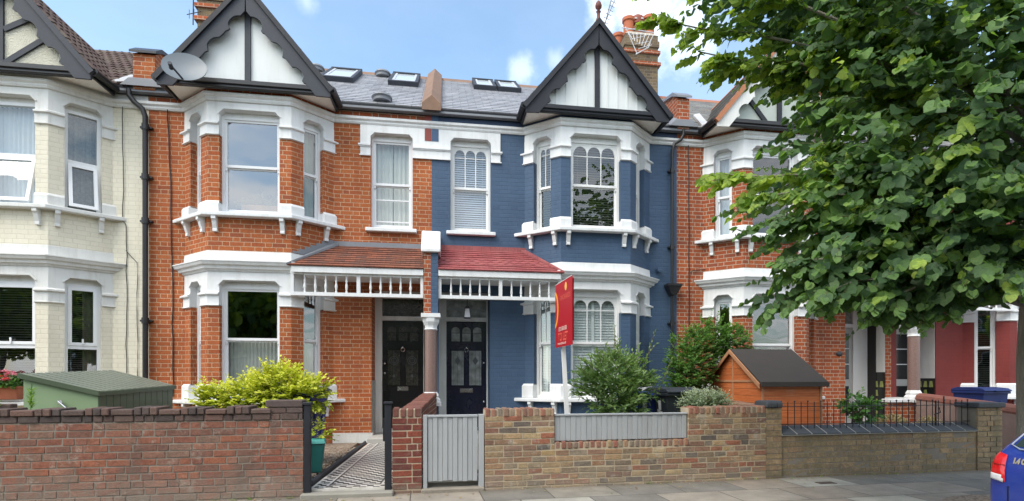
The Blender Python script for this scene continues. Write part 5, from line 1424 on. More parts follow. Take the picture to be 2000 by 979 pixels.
# dividing walls further right
t = thing('brick_wall', 'low garden wall with rounded brick top behind the silvery shrub', 'wall', (4.4, 8.2, 0))
k = MB(); k.hexa([(4.22,6.78,-.1),(4.42,6.78,-.1),(4.66,10.15,-.1),(4.46,10.15,-.1)], [(4.22,6.78,.86),(4.42,6.78,.86),(4.66,10.15,.98),(4.46,10.15,.98)]); k.build('wall_face', M_STOCK, t)
k = MB(); y = 6.8
while y < 10.0:
    q = (y-6.78)/3.37; x = 4.21+.24*q; z = .865+.12*q; k.box(x, x+.22, y, y+.20, z, z+.07+rnd.uniform(-.004,.004)); y += .212
k.build('capping_brick', brickpieces('tan_capping_brick', [(.26,.12,.07),(.33,.19,.11),(.22,.11,.08),(.38,.25,.16)]), t, bevel=.018, bseg=2)
t = thing('garden_wall', 'pinkish rendered wall with rounded red coping in front of the oxblood house', 'wall', (9.2, 8.6, 0))
M_PINKR = plain('pink_grey_render', (.30,.21,.18), .9, .3, 4, .8, .01, dirt=.5, dirtcol=(.16,.13,.11))
k = MB(); k.hexa([(9.22,9.46,-.1),(9.42,9.46,-.1),(8.85,7.0,-.1),(8.65,7.0,-.1)], [(9.22,9.46,.90),(9.42,9.46,.90),(8.85,7.0,.78),(8.65,7.0,.78)]); k.build('wall_face', M_PINKR, t)
k = MB(); k.tube([(9.32,9.46,.92),(9.03,8.2,.86),(8.75,7.0,.79)], [.11,.105,.11], 10); k.build('coping', plain('red_round_coping', (.26,.10,.075), .85, .35, 12, .8, .01, dirt=.4, dirtcol=(.15,.12,.1)), t)
t = thing('garden_wall', 'front wall of the oxblood house continuing past the dark capped pier', 'wall', (9.5, wY(9.5), 0))
k = MB(T=WT); k.box(8.95, 14, .02, .22, -.1, .80); k.build('wall_face', M_PINKR, t)
k = MB(T=WT); k.tube([(8.95,.12,.82),(14,.12,.82)], .10, 10); k.build('coping', MATS['red_round_coping'], t)
# ------------------------------------------------------------------ green metal storage box
t = thing('storage_box', 'green metal garden storage box with sloping ribbed roof behind the old red wall', 'storage box', (-4.7,8.3,0))
A = (-5.17,7.60); B = (-4.37,7.66); C_ = (-4.16,9.10); Dd = (-4.95,9.08)
zA, zB, zC, zD = 1.36, 1.15, 1.21, 1.425
M_GRL = plain('light_green_metal', (.22,.31,.17), .5, .06, 4, .05, .001, dirt=.12, dirtcol=(.3,.33,.25)); M_GRD = plain('dark_green_metal', (.075,.10,.06), .4, .12, 4, .05, .001); M_GRR = plain('olive_metal_roof', (.17,.19,.15), .45, .1, 4, .05, .001)
k = MB(); k.hexa([(*A,.1),(*B,.1),(*C_,.1),(*Dd,.1)], [(*A,zA-.03),(*B,zB-.03),(*C_,zC-.03),(*Dd,zD-.03)]); k.build('side_panel', M_GRL, t)
sg = Seg(B, C_); sg.n = Vector((sg.t.y, -sg.t.x)); k = MB(T=lambda a, d, z: (*(sg.A+sg.t*a+sg.n*d), z+(a/sg.L)*.06))
n = 12
for i in range(n): k.box(.0+i*sg.L/n+.003, (i+1)*sg.L/n-.003, .002, .014, .12, 1.12)
k.build('ribbed_door', M_GRD, t, bevel=.003)
k = MB()
def rp(u, v, h=0):
    a = Vector((*A, zA)).lerp(Vector((*Dd, zD)), v); b = Vector((*B, zB)).lerp(Vector((*C_, zC)), v); p = a.lerp(b, u); return Vector((p.x, p.y, p.z+h))
n = 13
for i in range(n):
    v0, v1 = -.02+1.04*i/n, -.02+1.04*(i+1)/n; vm = v0+(v1-v0)*.72
    k.hexa([rp(-.03,v0,-.025),rp(1.04,v0,-.025),rp(1.04,vm,-.025),rp(-.03,vm,-.025)], [rp(-.03,v0,.012),rp(1.04,v0,.012),rp(1.04,vm,.012),rp(-.03,vm,.012)])
    k.hexa([rp(-.03,vm,-.025),rp(1.04,vm,-.025),rp(1.04,v1,-.025),rp(-.03,v1,-.025)], [rp(-.03,vm,-.008),rp(1.04,vm,-.008),rp(1.04,v1,-.008),rp(-.03,v1,-.008)])
k.build('roof_panel', M_GRR, t)
k = MB(); k.hexa([rp(-.04,-.03,-.045),rp(1.05,-.03,-.045),rp(1.05,-.018,-.045),rp(-.04,-.018,-.045)], [rp(-.04,-.03,.014),rp(1.05,-.03,.014),rp(1.05,-.018,.014),rp(-.04,-.018,.014)])
k.hexa([rp(1.03,-.03,-.045),rp(1.055,-.03,-.045),rp(1.055,1.02,-.045),rp(1.03,1.02,-.045)], [rp(1.03,-.03,.004),rp(1.055,-.03,.004),rp(1.055,1.02,.004),rp(1.03,1.02,.004)]); k.build('roof_trim', M_GRD, t)
k = MB(); k.tube([(-4.76,7.60,1.02),(-4.76,7.585,1.02)], .03, 12); k.tube([(-4.77,7.575,1.03),(-4.63,7.57,.90)], .012, 8); k.build('handle', M_CHROME, t)
# ------------------------------------------------------------------ flowers on the cream window sill
t = thing('window_box', 'long terracotta plastic window box on the cream bay sill', 'window box', (-6.9,9.6,.97))
k = MB(); k.hexa([(-7.5,9.53,.985),(-6.57,9.53,.985),(-6.57,9.66,.985),(-7.5,9.66,.985)], [(-7.52,9.50,1.17),(-6.55,9.50,1.17),(-6.55,9.68,1.17),(-7.52,9.68,1.17)]); k.build('trough', M_TERRA, t, bevel=.01)
k = MB(); k.box(-7.53,-6.54,9.49,9.69,1.165,1.19); k.build('rim', M_TERRA, t, bevel=.006)
t = thing('geranium', 'pink and red geraniums in flower in the terracotta window box', 'flowers', (-7.0,9.6,1.17))
lv = []; fl = []
for i in range(900):
    x = rnd.uniform(-7.5,-6.55); y = rnd.uniform(9.42,9.68); z = 1.17+rnd.random()**1.3*.20
    lv.append(((x,y,z), tuple(rvec()+Vector((0,-.3,.3))), tuple(rvec()*.6+Vector((0,-.6,.7))), rnd.uniform(.035,.065), rnd.random()))
leaf_mesh('foliage', leafmat('geranium_leaf', [(0,(.035,.10,.02)),(1,(.10,.22,.04))], .35), t, lv, OVAL)
for i in range(34):
    cx_ = rnd.uniform(-7.45,-6.56); c = Vector((cx_, rnd.uniform(9.42,9.6), rnd.uniform(1.27,1.44))); var = 1.0 if -6.95 < cx_ < -6.80 or rnd.random() < .2 else rnd.uniform(0,.5)
    for j in range(46):
        d = rvec(); d.z = abs(d.z)*.8; fl.append((tuple(c+d*.036), tuple(rvec()), tuple(d), rnd.uniform(.018,.028), min(1, max(0, var+rnd.uniform(-.12,.12)))))
leaf_mesh('blossom', leafmat('geranium_petal', [(0,(.75,.30,.42)),(.35,(.70,.10,.25)),(.6,(.80,.45,.55)),(.85,(.62,.03,.03)),(1,(.68,.02,.02))], .35, back=1.0), t, fl, PETAL)
# ------------------------------------------------------------------ shrubs
def shrub(label, base, lobes, mat, tmpl, size, n_per, name='shrub', cat='shrub', nl=9, L=.22, droop=.2, stems=14, flat=.5, lowz=None, varf=None, group=None, hang=.2, size2=None):
    t = thing(name, label, cat, base, group=group)
    lv = []; tw = []
    for (cx_, cy, cz, rx, ry, rz), n in zip(lobes, n_per):
        for i in range(n):
            d = rvec(); q = rnd.random()**.45
            p = Vector((cx_+d.x*rx*q, cy+d.y*ry*q, cz+d.z*rz*q))
            if lowz and p.z < lowz: continue
            out = Vector((d.x/rx, d.y/ry, d.z/rz)).normalized()
            g = (out+Vector((0,0,.5))+rvec()*.4)
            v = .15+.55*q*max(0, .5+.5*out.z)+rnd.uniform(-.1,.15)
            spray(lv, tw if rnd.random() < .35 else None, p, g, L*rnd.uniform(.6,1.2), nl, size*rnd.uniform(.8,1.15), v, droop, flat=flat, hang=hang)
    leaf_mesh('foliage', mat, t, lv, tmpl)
    k = MB(); b = Vector(base)
    for (cx_, cy, cz, rx, ry, rz) in lobes:
        for i in range(max(2, stems//len(lobes))):
            e = Vector((cx_+rnd.uniform(-.7,.7)*rx, cy+rnd.uniform(-.7,.7)*ry, cz+rnd.uniform(-.2,.8)*rz)); s = b+Vector((rnd.uniform(-.08,.08), rnd.uniform(-.08,.08), 0))
            mid = s.lerp(e, .5)+Vector((0,0,.06)); k.tube([s, mid, e], [.012,.008,.003], 5)
    for w in tw: k.tube([tuple(q) for q in w[::3]], [.003]*len(w[::3]), 4, cap=False)
    k.build('stem', plain('shrub_stem', (.12,.09,.05), .8), t); return t
shrub('bright yellow-green shrub spilling over the old red wall beside the path', (-2.3,7.6,.15), [(-2.99,7.75,.97,.20,.20,.25),(-2.50,7.68,1.0,.32,.30,.32),(-2.15,7.6,1.10,.34,.30,.36),(-1.78,7.5,1.10,.24,.24,.20),(-1.60,7.30,.60,.08,.10,.09)],
      leafmat('golden_leaf', [(0,(.14,.20,.02)),(.4,(.42,.48,.035)),(1,(.78,.76,.12))], .35, back=.9), OVAL, .060, [230,400,440,190,16], L=.16, nl=9, flat=.9, hang=.1)
olive_lobes = [(2.38,7.32,.92,.30,.30,.36),(2.34,7.35,1.32,.36,.28,.30),(2.64,7.32,1.20,.16,.2,.22),(2.02,7.3,1.20,.13,.16,.20)]
sh = shrub('grey-green shrub with upright shoots in front of the blue bay window', (2.42,7.35,.13), olive_lobes,
      leafmat('shrub_grey_green', [(0,(.055,.12,.040)),(.5,(.15,.25,.08)),(1,(.30,.42,.16))], .38, back=1.0), LANCE, .10, [190,190,60,45], L=.25, nl=10, flat=.3, hang=-.35)
lv = []; tw = []
for (x0, x1, z0, z1) in ((2.38,2.28,1.35,2.02),(2.42,2.45,1.3,1.78),(2.10,2.0,1.25,1.62),(2.70,2.86,1.25,1.88),(2.75,2.83,1.3,1.98),(2.62,2.62,1.2,1.70),(3.0,3.12,1.1,1.6),(1.95,1.86,1.1,1.5),(2.2,2.16,1.2,1.7)):
    p = Vector((x0,7.32,z0)); d = Vector((x1-x0,rnd.uniform(-.1,.1),z1-z0)); spray(lv, tw, p, d, d.length, 17, .085, .45, .05, flat=.2, hang=-.6, tipvar=.4)
leaf_mesh('foliage', MATS['shrub_grey_green'], sh, lv, LANCE)
k = MB(); [k.tube([tuple(q) for q in w], .004, 4, cap=False) for w in tw]; k.build('stem', MATS['shrub_stem'], sh)
shrub('low silvery variegated shrub behind the yellow brick wall', (3.6,7.15,.13), [(3.47,7.1,.94,.20,.24,.16),(3.74,7.15,.95,.19,.22,.15)],
      leafmat('silver_leaf', [(0,(.09,.14,.06)),(.5,(.24,.32,.19)),(1,(.52,.57,.42))], .3, back=.9), OVAL, .030, [340,330], L=.12, nl=10, flat=.6)
shrub('dense mid green shrub between the shed and the right red brick house', (4.7,9.45,.13), [(4.50,9.4,1.65,.45,.34,.55),(4.85,9.4,2.0,.36,.28,.42),(4.35,9.35,1.3,.34,.34,.45),(5.2,9.3,2.0,.32,.24,.26),(4.45,9.4,.9,.4,.34,.5)],
      leafmat('shrub_mid_green', [(0,(.03,.08,.016)),(.5,(.08,.18,.035)),(1,(.18,.34,.07))], .35), OVAL, .055, [420,240,240,240,200], L=.15, nl=9, flat=.5)
t = shrub('glossy green pot plant behind the black railings', (6.47,7.72,.55), [(6.47,7.72,.82,.26,.24,.22)], leafmat('pot_plant_leaf', [(0,(.03,.09,.02)),(1,(.13,.28,.06))], .3), OVAL, .10, [60], L=.14, nl=7, name='pot_plant', cat='plant', flat=.7)
k = MB(); k.lathe((6.47,7.72,.13), [(.17,0),(.21,.40),(.225,.42),(.225,.46),(.19,.46)], 20); p_ = k.build('plant_pot', M_BLACKM, None, smooth=True); tag(p_, 'round black pot holding the glossy plant behind the railings', 'pot')
def hydrangea(label, x, y, z, r):
    t = thing('dry_hydrangea', label, 'shrub', (x,y,.13), group='dried flower heads behind the railings'); fl = []
    for i in range(26):
        a = rnd.uniform(0,6.28); q = rnd.random()**.5; c = Vector((x+r*q*math.cos(a), y+r*.8*q*math.sin(a), z+.13*(1-q*q)+rnd.uniform(-.03,.02)))
        for j in range(60):
            d = rvec(); fl.append((tuple(c+d*.05), tuple(rvec()), tuple(d), rnd.uniform(.016,.028), rnd.random()))
    leaf_mesh('flower_head', leafmat('dried_petal', [(0,(.30,.22,.10)),(1,(.62,.50,.28))], .3, back=.9) if 'dried_petal' not in MATS else MATS['dried_petal'], t, fl, PETAL)
    k = MB()
    for i in range(12): a = rnd.uniform(0,6.28); k.tube([(x,y,.13),(x+r*.7*math.cos(a),y+r*.6*math.sin(a),z+.03)], .005, 5)
    k.build('stem', MATS['shrub_stem'], t)
hydrangea('larger clump of dried buff flower heads beside the pot plant', 7.22, 7.9, .58, .24); hydrangea('smaller clump of dried buff flower heads nearest the right pier', 7.86, 7.82, .52, .23)
# weeds on the left wall
for (x, y, z, hgt, n, lab) in ((-4.32,6.45,1.0,.26,46,'feathery green weed growing on top of the old red wall'),(-4.62,6.42,1.0,.09,14,'tiny pale green weed tuft at the far left of the wall top')):
    t = thing('weed', lab, 'weed', (x,y,z)); lv = []
    for i in range(n*3):
        q = rnd.random(); p = Vector((x+rnd.uniform(-.02,.02), y, z+hgt*q*.8)); a = rnd.uniform(0,6.28)
        lv.append((tuple(p), (math.cos(a), math.sin(a)*.6, .7-.3*q), (0,0,1), rnd.uniform(.05,.10)*(1 if hgt > .1 else .9), rnd.random()))
    leaf_mesh('foliage', leafmat('weed_leaf', [(0,(.10,.22,.04)),(1,(.28,.42,.10))], .4) if 'weed_leaf' not in MATS else MATS['weed_leaf'], t, lv, BLADE)
    k = MB(); k.tube([(x,y,z-.03),(x+.01,y,z+hgt)], .004, 5); k.build('stem', MATS['weed_leaf'], t)
k = MB(T=WT); k.box(-4.95,-4.50,.30,.40,.8,1.045); o_ = k.build('loose_brick_pile', M_CAPD, None, bevel=.008); tag(o_, 'dark bricks stacked just behind the left end of the old red wall', 'bricks')
# ------------------------------------------------------------------ wheeled bins and caddy
def wheelie(label, x, y, rz, body, lidm, mark=None, z=.13, sc=1.0, group='wheeled bins in the front gardens'):
    t = thing('wheelie_bin', label, 'bin', (x,y,z), rz, group=group, world=False)
    k = MB(); k.hexa([(-.21,-.24,.06),(.21,-.24,.06),(.21,.20,.06),(-.21,.20,.06)], [(-.27,-.32,.95),(.27,-.32,.95),(.27,.30,.95),(-.27,.30,.95)])
    for s in (-.12, .12): k.hexa([(s-.02,-.255,.1),(s+.02,-.255,.1),(s+.02,-.24,.1),(s-.02,-.24,.1)], [(s-.025,-.322,.80),(s+.025,-.322,.80),(s+.025,-.30,.80),(s-.025,-.30,.80)])
    k.build('body', body, t, bevel=.025, bseg=3)
    k = MB(); k.box(-.295,.295,-.35,.32,.93,.975); k.build('rim', body, t, bevel=.012, bseg=2)
    k = MB(); pr = [(-.37,.975),(-.37,1.0),(-.30,1.035),(-.05,1.055),(.20,1.05),(.31,1.02),(.33,.975)]; k.prism(pr, -.295, .295, 'x'); k.box(-.09,.09,-.40,-.36,.975,1.0); k.build('lid', lidm, t, bevel=.012, bseg=2)
    k = MB(); k.tube([(-.22,.36,.99),(.22,.36,.99)], .016, 8); k.box(-.23,-.20,.30,.37,.96,1.0); k.box(.20,.23,.30,.37,.96,1.0); k.build('handle', body, t)
    for s in (-.24, .24): k = MB(); k.tube([(s-.025,.22,.10),(s+.025,.22,.10)], .10, 18); k.build('wheel', M_BLACKM, t)
    if mark:
        k = MB(); mark(k); k.build('marking', plain('white_sticker', (.75,.76,.76), .5), t)
    if sc != 1: t.scale = (sc, sc, sc)
    return t
M_BINB = plain('blue_plastic', (.018,.04,.22), .45, .12, 6, .1, .001); M_BIND = plain('charcoal_plastic', (.03,.038,.048), .5, .2, 6, .1, .001, dirt=.3, dirtcol=(.07,.075,.08)); M_BINN = plain('dark_navy_plastic', (.012,.02,.075), .45, .12, 6, .1, .001)
def mk_dark(k):
    yy = lambda z: -.243-(z-.06)*.09-.004
    def q(x0, x1, z0, z1, sk=0): k.add([(x0,yy(z0),z0),(x1,yy(z0),z0+sk),(x1,yy(z1),z1+sk),(x0,yy(z1),z1)], [(0,1,2,3)])
    q(-.18,-.12,.70,.86); q(-.22,-.12,.62,.68,-.02); q(-.24,-.13,.56,.59,-.02)
def mk_side(k):      # on the left side of the bin
    xx = lambda z: -.213-(z-.06)*.067-.004
    def q(y0, y1, z0, z1, sk=0): k.add([(xx(z0),y0,z0),(xx(z0),y1,z0+sk),(xx(z1),y1,z1+sk),(xx(z1),y0,z1)], [(0,1,2,3)])
    q(-.14,-.06,.72,.86); q(-.17,-.02,.66,.70,.03); q(-.19,.0,.60,.63,.03); q(-.2,.02,.54,.57,.03)
def mk_front(k):
    k.add([(-.20,-.312,.78),(-.10,-.305,.72),(-.12,-.318,.88),(-.16,-.318,.90)], [(0,1,2,3)]); k.add([(-.26,-.305,.70),(-.12,-.303,.66),(-.12,-.301,.64),(-.26,-.303,.68)], [(0,1,2,3)])
wheelie('tall navy wheeled bin half hidden behind the yellow-green shrub', -2.00, 7.85, R(80), M_BINB, M_BIND, mk_side, z=.15)
wheelie('charcoal wheeled bin between the grey-green shrub and the silvery shrub', 3.38, 7.75, R(8), M_BIND, M_BIND, mk_side, z=.13)
wheelie('blue wheeled bin just left of the charcoal one', 3.02, 8.05, R(12), M_BINB, M_BINB, mk_front, z=.10, sc=.97)
wheelie('dark blue wheeled bin in front of the oxblood house window', 10.15, 9.0, R(0), plain('deep_blue_plastic', (.012,.028,.13), .5), plain('deep_blue_plastic', (.012,.028,.13), .5), None, z=.10)
t = thing('food_caddy', 'small teal food waste caddy with handle beside the path gate post', 'caddy', (-1.62,7.08,.15), R(10), world=False)
M_TEAL = plain('teal_plastic', (.012,.13,.12), .5, .12, 6, .1, .001)
k = MB(); k.hexa([(-.11,-.11,0),(.10,-.11,0),(.10,.11,0),(-.11,.11,0)], [(-.145,-.14,.36),(.14,-.14,.36),(.14,.14,.36),(-.145,.14,.36)]); k.build('body', M_TEAL, t, bevel=.02, bseg=2)
k = MB(); k.hexa([(-.16,-.155,.36),(.155,-.155,.36),(.155,.155,.36),(-.16,.155,.36)], [(-.14,-.135,.405),(.135,-.135,.405),(.135,.135,.405),(-.14,.135,.405)]); k.build('lid', plain('pale_teal_plastic', (.05,.27,.24), .45), t, bevel=.01, bseg=2)
k = MB(); k.tube([(-.165,-.10,.33),(-.16,-.17,.30),(-.05,-.175,.42),(-.02,-.17,.46)], .009, 6); k.build('handle', M_BLACKM, t)
# ------------------------------------------------------------------ shed
t = thing('garden_shed', 'small orange timber shed with black felt roof in front of the right red house', 'shed', (5.5,8.8,.1))
m, nt, out = newmat('orange_stained_boards'); N = NT(nt); geo = N.n('ShaderNodeNewGeometry').outputs['Position']
sp = N.n('ShaderNodeSeparateXYZ'); N.l(geo, sp.inputs[0]); q = N.m('DIVIDE', sp.outputs[2], .115); row = N.m('FLOOR', q); fr_ = N.m('FRACT', q)
wn = N.n('ShaderNodeTexWhiteNoise', noise_dimensions='1D'); N.l(row, wn.inputs['W'])
mp = N.n('ShaderNodeMapping'); mp.inputs['Scale'].default_value = (1.2,1.2,22); N.l(geo, mp.inputs[0]); gn = N.noise(mp.outputs[0], 3, 5, .65).outputs[0]
c_ = N.ramp(gn, [(.3, (.46,.105,.028)), (.55, (.60,.165,.045)), (.75, (.64,.25,.10))]); c_ = N.mix(1.0, c_, N.ramp(wn.outputs[0], [(0, (.82,)*3), (1, (1.1,)*3)]), 'MULTIPLY')
n5 = N.noise(geo, 2, 5, .7).outputs[0]; c_ = N.mix(N.ramp(n5, [(.55, (0,0,0)), (.75, (.5,)*3)]), c_, (.40,.30,.20)); c_ = N.mix(N.m('GREATER_THAN', fr_, .95), c_, (.10,.03,.01))
N.bsdf(out, c_, .65, N.bump(fr_, .6, .012)); M_SHED = m
x0, x1, y0, y1, ym = 4.98, 6.02, 7.96, 9.70, 8.83; ze, zr = 1.27, 1.80
k = MB(); k.prism([(y0,.1),(y1,.1),(y1,ze),(ym,zr-.02),(y0,ze)], x0, x1, 'x'); k.build('shed_wall', M_SHED, t)
k = MB()
for s in (-1, 1):
    ye = ym+s*(ym-y0+.06); P4 = [(ym,zr-.0),(ye,ze-.055),(ye,ze-.01),(ym,zr+.03)]
    k.prism(P4, x0-.06, x1+.08, 'x')
k.box(x0-.06, x1+.08, y0-.085, y0-.065, ze-.085, ze-.02)
k.build('felt_roof', plain('brown_black_felt', (.042,.036,.032), .95, .3, 5, .8, .004, fine=140), t)
k = MB()
for s in (-1, 1):
    ye = ym+s*(ym-y0+.05); k.prism([(ym,zr-.05),(ye,ze-.115),(ye,ze-.035),(ym,zr+.025)], x0-.085, x0-.065, 'x')
k.build('gable_trim', plain('faded_trim', (.42,.20,.10), .7, .2, 8), t, bevel=.003)
for q in ((x0-.012, x0-.001, ym-.02, ym+.02, .1, zr-.06), (x0-.014, x0-.002, y0, y1, ze-.02, ze+.02), (x0-.01, x0+.03, y0-.012, y0-.0, .1, ze-.03), (x1-.03, x1+.01, y0-.012, y0, .1, ze-.03)):
    k = MB(); k.box(*q); k.build('batten', MATS['faded_trim'], t, bevel=.003)
k = MB()
for s in (-1, 1):
    ye = ym+s*(ym-y0+.05); k.prism([(ym,zr-.05),(ye,ze-.115),(ye,ze-.035),(ym,zr+.025)], x1+.082, x1+.098, 'x')
k.build('end_trim', plain('pale_trim', (.6,.55,.5), .7, .2, 8), t, bevel=.003)
# ------------------------------------------------------------------ letting board
t = thing('letting_board', 'red TO LET board on a leaning white post in front of the blue bay window', 'sign', (1.60,6.85,0))
k = MB(); k.hexa([(1.585,6.86,.0),(1.635,6.86,.0),(1.635,6.91,.0),(1.585,6.91,.0)], [(1.467,6.80,1.95),(1.517,6.80,1.95),(1.517,6.85,1.95),(1.467,6.85,1.95)]); k.build('post', plain('white_post', (.72,.72,.71), .6, .06, 5), t)
Pn = Vector((1.482,6.25,0)); Pf = Vector((1.432,6.98,0)); dirb = (Pn-Pf).normalized(); nb = Vector((-dirb.y*-1, dirb.x*-1, 0)); nb = Vector((dirb.y, -dirb.x, 0)); 
if nb.x > 0: nb = -nb
Lb = (Pn-Pf).length; zb0, zb1 = 1.715, 2.53
M_SIGN = plain('red_board', (.42,.008,.018), .4, .04, 3, .02, .001)
def BT(s, d, z): p = Pf+dirb*s+nb*d; return (p.x, p.y, z)
k = MB(T=BT); k.box(0, Lb, -.01, 0, zb0, zb1); k.build('board', M_SIGN, t)
k = MB(T=BT); k.box(0, Lb, -.002, .001, zb1, zb1+.006); k.build('board_edge', MATS['white_post'], t)
k = MB(T=lambda s, d, z: (lambda p: (p.x+.014*(s/Lb), p.y+.01, z))(Pf+dirb*s-nb*.012)); k.add([(0,0,zb0+.05),(Lb,0,zb0+.05),(Lb,0,zb1-.02),(0,0,zb1-.02),(0,.01,zb0+.05),(Lb,.01,zb0+.05),(Lb,.01,zb1-.02),(0,.01,zb1-.02)], [(0,1,2,3),(7,6,5,4)]); k.build('back_board', M_SIGN, t)
M_ORG = plain('orange_print', (.85,.30,.03), .5, .02, 3, 0, .001); M_PINKT = plain('coral_print', (.70,.10,.07), .5, .02, 3, 0, .001); M_WT = plain('pale_print', (.75,.40,.36), .5, .02, 3, 0, .001)
k = MB(T=BT)
cx_, cz, rx, rz = -.03, (zb0+.17+.30+.02), .19, .245
for i in range(30):
    a0 = -math.pi/2+math.pi*i/30; a1 = -math.pi/2+math.pi*(i+1)/30
    P = [(cx_+rx*math.cos(a0)*f, cz+rz*math.sin(a0)*g) for f, g in ((1,1),(.70,.80))]+[(cx_+rx*math.cos(a1)*f, cz+rz*math.sin(a1)*g) for f, g in ((.70,.80),(1,1))]
    P = [(max(.004, x), z) for x, z in P]; k.add([(x,.002,z) for x, z in P], [(0,1,2,3)])
k.build('round_emblem', M_ORG, t, recalc=False)
k = MB(T=BT); k.add([(Lb*.66+.048*math.cos(a),.002,zb1-.085+.052*math.sin(a)) for a in np.linspace(0, 2*math.pi, 20)[:-1]], [tuple(range(19))]); k.build('round_emblem', plain('pale_orange_print', (.9,.45,.12), .5), t, recalc=False)
def lettering(txt, s0, z0, size, mat, par, name='lettering', xs=1.0, T=None, offset=0.0, d=.003):
    cu = bpy.data.curves.new(name, 'FONT'); cu.body = txt; cu.size = size; cu.space_character = 1.0; cu.offset = offset; cu.extrude = 0
    o = bpy.data.objects.new('tmp', cu); COL.objects.link(o)
    dg = bpy.context.evaluated_depsgraph_get(); me = bpy.data.meshes.new_from_object(o.evaluated_get(dg)); bpy.data.objects.remove(o)
    off = root_off(par)
    for v in me.vertices:
        v.co = Vector(T(s0+v.co.x*xs, d, z0+v.co.y))-off
    me.name = name; me.materials.clear(); me.materials.append(mat)
    o = bpy.data.objects.new(name, me); COL.objects.link(o); o.parent = par; return o
lettering('ORCHARDS', .24, zb1-.235, .088, M_PINKT, t, T=BT, offset=.002, xs=.95)
lettering('020 888 888', .17, zb0+.20, .075, M_WT, t, T=BT, offset=.002, xs=.95)
lettering('TO LET', .14, zb0+.075, .145, M_PINKT, t, T=BT, offset=.004, xs=.92)
lettering('www.orchards.co.uk', .13, zb0+.03, .045, M_WT, t, T=BT, offset=.002, xs=.98)

# ------------------------------------------------------------------ blue hatchback parked at the kerb
t = thing('parked_car', 'blue hatchback parked at the kerb, its left rear corner showing', 'car', (3.72,2.47,-.11), world=False)
M_CARB = plain('blue_car_paint', (.012,.035,.24), .22, .05, 2, .0, .001, coat=.6)
half = .80
def ring(w0, zb_, wb, zl, wl, zt, wt, zc):
    return [(-w0*.7, zb_), (-w0, zb_+.06), (-wb, zl*.6+zb_*.4), (-wl, zl), (-wt-(wl-wt)*.12, zt-(zt-zl)*.12), (-wt*.8, zt+.0), (0, zc), (wt*.8, zt), (wt+(wl-wt)*.12, zt-(zt-zl)*.12), (wl, zl), (wb, zl*.6+zb_*.4), (w0, zb_+.06), (w0*.7, zb_)]
ST = [(.0,.70,.30,.75,.66,.74,.76,.70,.76),(.03,.76,.26,.79,.80,.785,.90,.74,.90),(.09,.78,.24,.81,.88,.80,1.0,.72,1.02),(.28,.79,.22,.82,.86,.80,1.20,.66,1.23),(.46,.79,.22,.82,.88,.80,1.36,.62,1.39),(.9,.79,.2,.82,.90,.80,1.42,.60,1.45),(1.7,.79,.2,.82,.90,.80,1.42,.60,1.46),(2.25,.79,.2,.82,.89,.80,1.30,.60,1.34),(2.75,.79,.2,.82,.88,.79,.97,.70,1.0),(3.3,.78,.22,.80,.78,.76,.84,.66,.88),(3.62,.74,.24,.76,.62,.70,.68,.6,.72),(3.7,.66,.3,.70,.52,.62,.58,.5,.6)]
k = MB(); pts = []; fs = []
for s in ST:
    for y, z in ring(*s[1:]): pts.append((s[0], y, z))
nr = 13
for i in range(len(ST)-1):
    for j in range(nr): fs.append((i*nr+j, i*nr+(j+1) % nr, (i+1)*nr+(j+1) % nr, (i+1)*nr+j))
fs.append(tuple(range(nr))); fs.append(tuple((len(ST)-1)*nr+j for j in range(nr-1, -1, -1)))
k.add(pts, fs); body = k.build('body', M_CARB, t, smooth=2)
mod = body.modifiers.new('round', 'SUBSURF'); mod.levels = 2; mod.render_levels = 2
bpy.context.view_layer.update()
_dg = bpy.context.evaluated_depsgraph_get(); _me = bpy.data.meshes.new_from_object(body.evaluated_get(_dg)); body.modifiers.clear(); body.data = _me
from mathutils.bvhtree import BVHTree
_b = bmesh.new(); _b.from_mesh(_me); _bvh = BVHTree.FromBMesh(_b)
def on_rear(y, z, off=.004):
    hit = _bvh.ray_cast(Vector((-1, y, z)), Vector((1, 0, 0))); 
    if hit[0] is None: return Vector((.1, y, z))
    return hit[0]+Vector((-1,0,0))*off
def patch(name, poly, mat, par, off=.004, thick=.012, n=7):
    """lay a panel on the tail of the car: poly = four corners (y,z)"""
    k = MB(); a, b, c, d = [Vector(p) for p in poly]; P = []; Q = []
    for i in range(n+1):
        for j in range(n+1):
            u, v = i/n, j/n; q = a*(1-u)*(1-v)+b*u*(1-v)+c*u*v+d*(1-u)*v; h_ = on_rear(q.x, q.y, off+thick*min(1, 6*min(u, 1-u), 6*min(v, 1-v))*1.0); P.append(tuple(h_)); Q.append(tuple(h_+Vector((.03+thick,0,0))))
    fs = [(i*(n+1)+j, (i+1)*(n+1)+j, (i+1)*(n+1)+j+1, i*(n+1)+j+1) for i in range(n) for j in range(n)]
    k.add(P, fs); return k.build(name, mat, par, smooth=2, recalc=True)
M_LENS = plain('red_lamp_lens', (.55,.01,.012), .12, .1, 30, .1, .002, coat=.5); M_LENSW = plain('clear_lamp_lens', (.60,.58,.58), .12, .1, 40, .1, .002, coat=.5); M_LENSO = plain('amber_lamp_lens', (.65,.16,.02), .15, .1, 30, .1, .002)
tl = patch('tail_lamp', [(.775,.745),(.655,.725),(.665,.905),(.765,.925)], M_LENS, t, .006)
patch('reversing_lens', [(.765,.735),(.668,.722),(.665,.775),(.767,.785)], M_LENSW, tl, .010)
patch('lens_rib', [(.768,.838),(.662,.832),(.662,.842),(.768,.848)], plain('dark_lens_rib', (.25,.0,.0), .3), tl, .012, n=3)
patch('tail_lamp', [(-.775,.745),(-.655,.725),(-.665,.905),(-.765,.925)], M_LENS, t, .006)
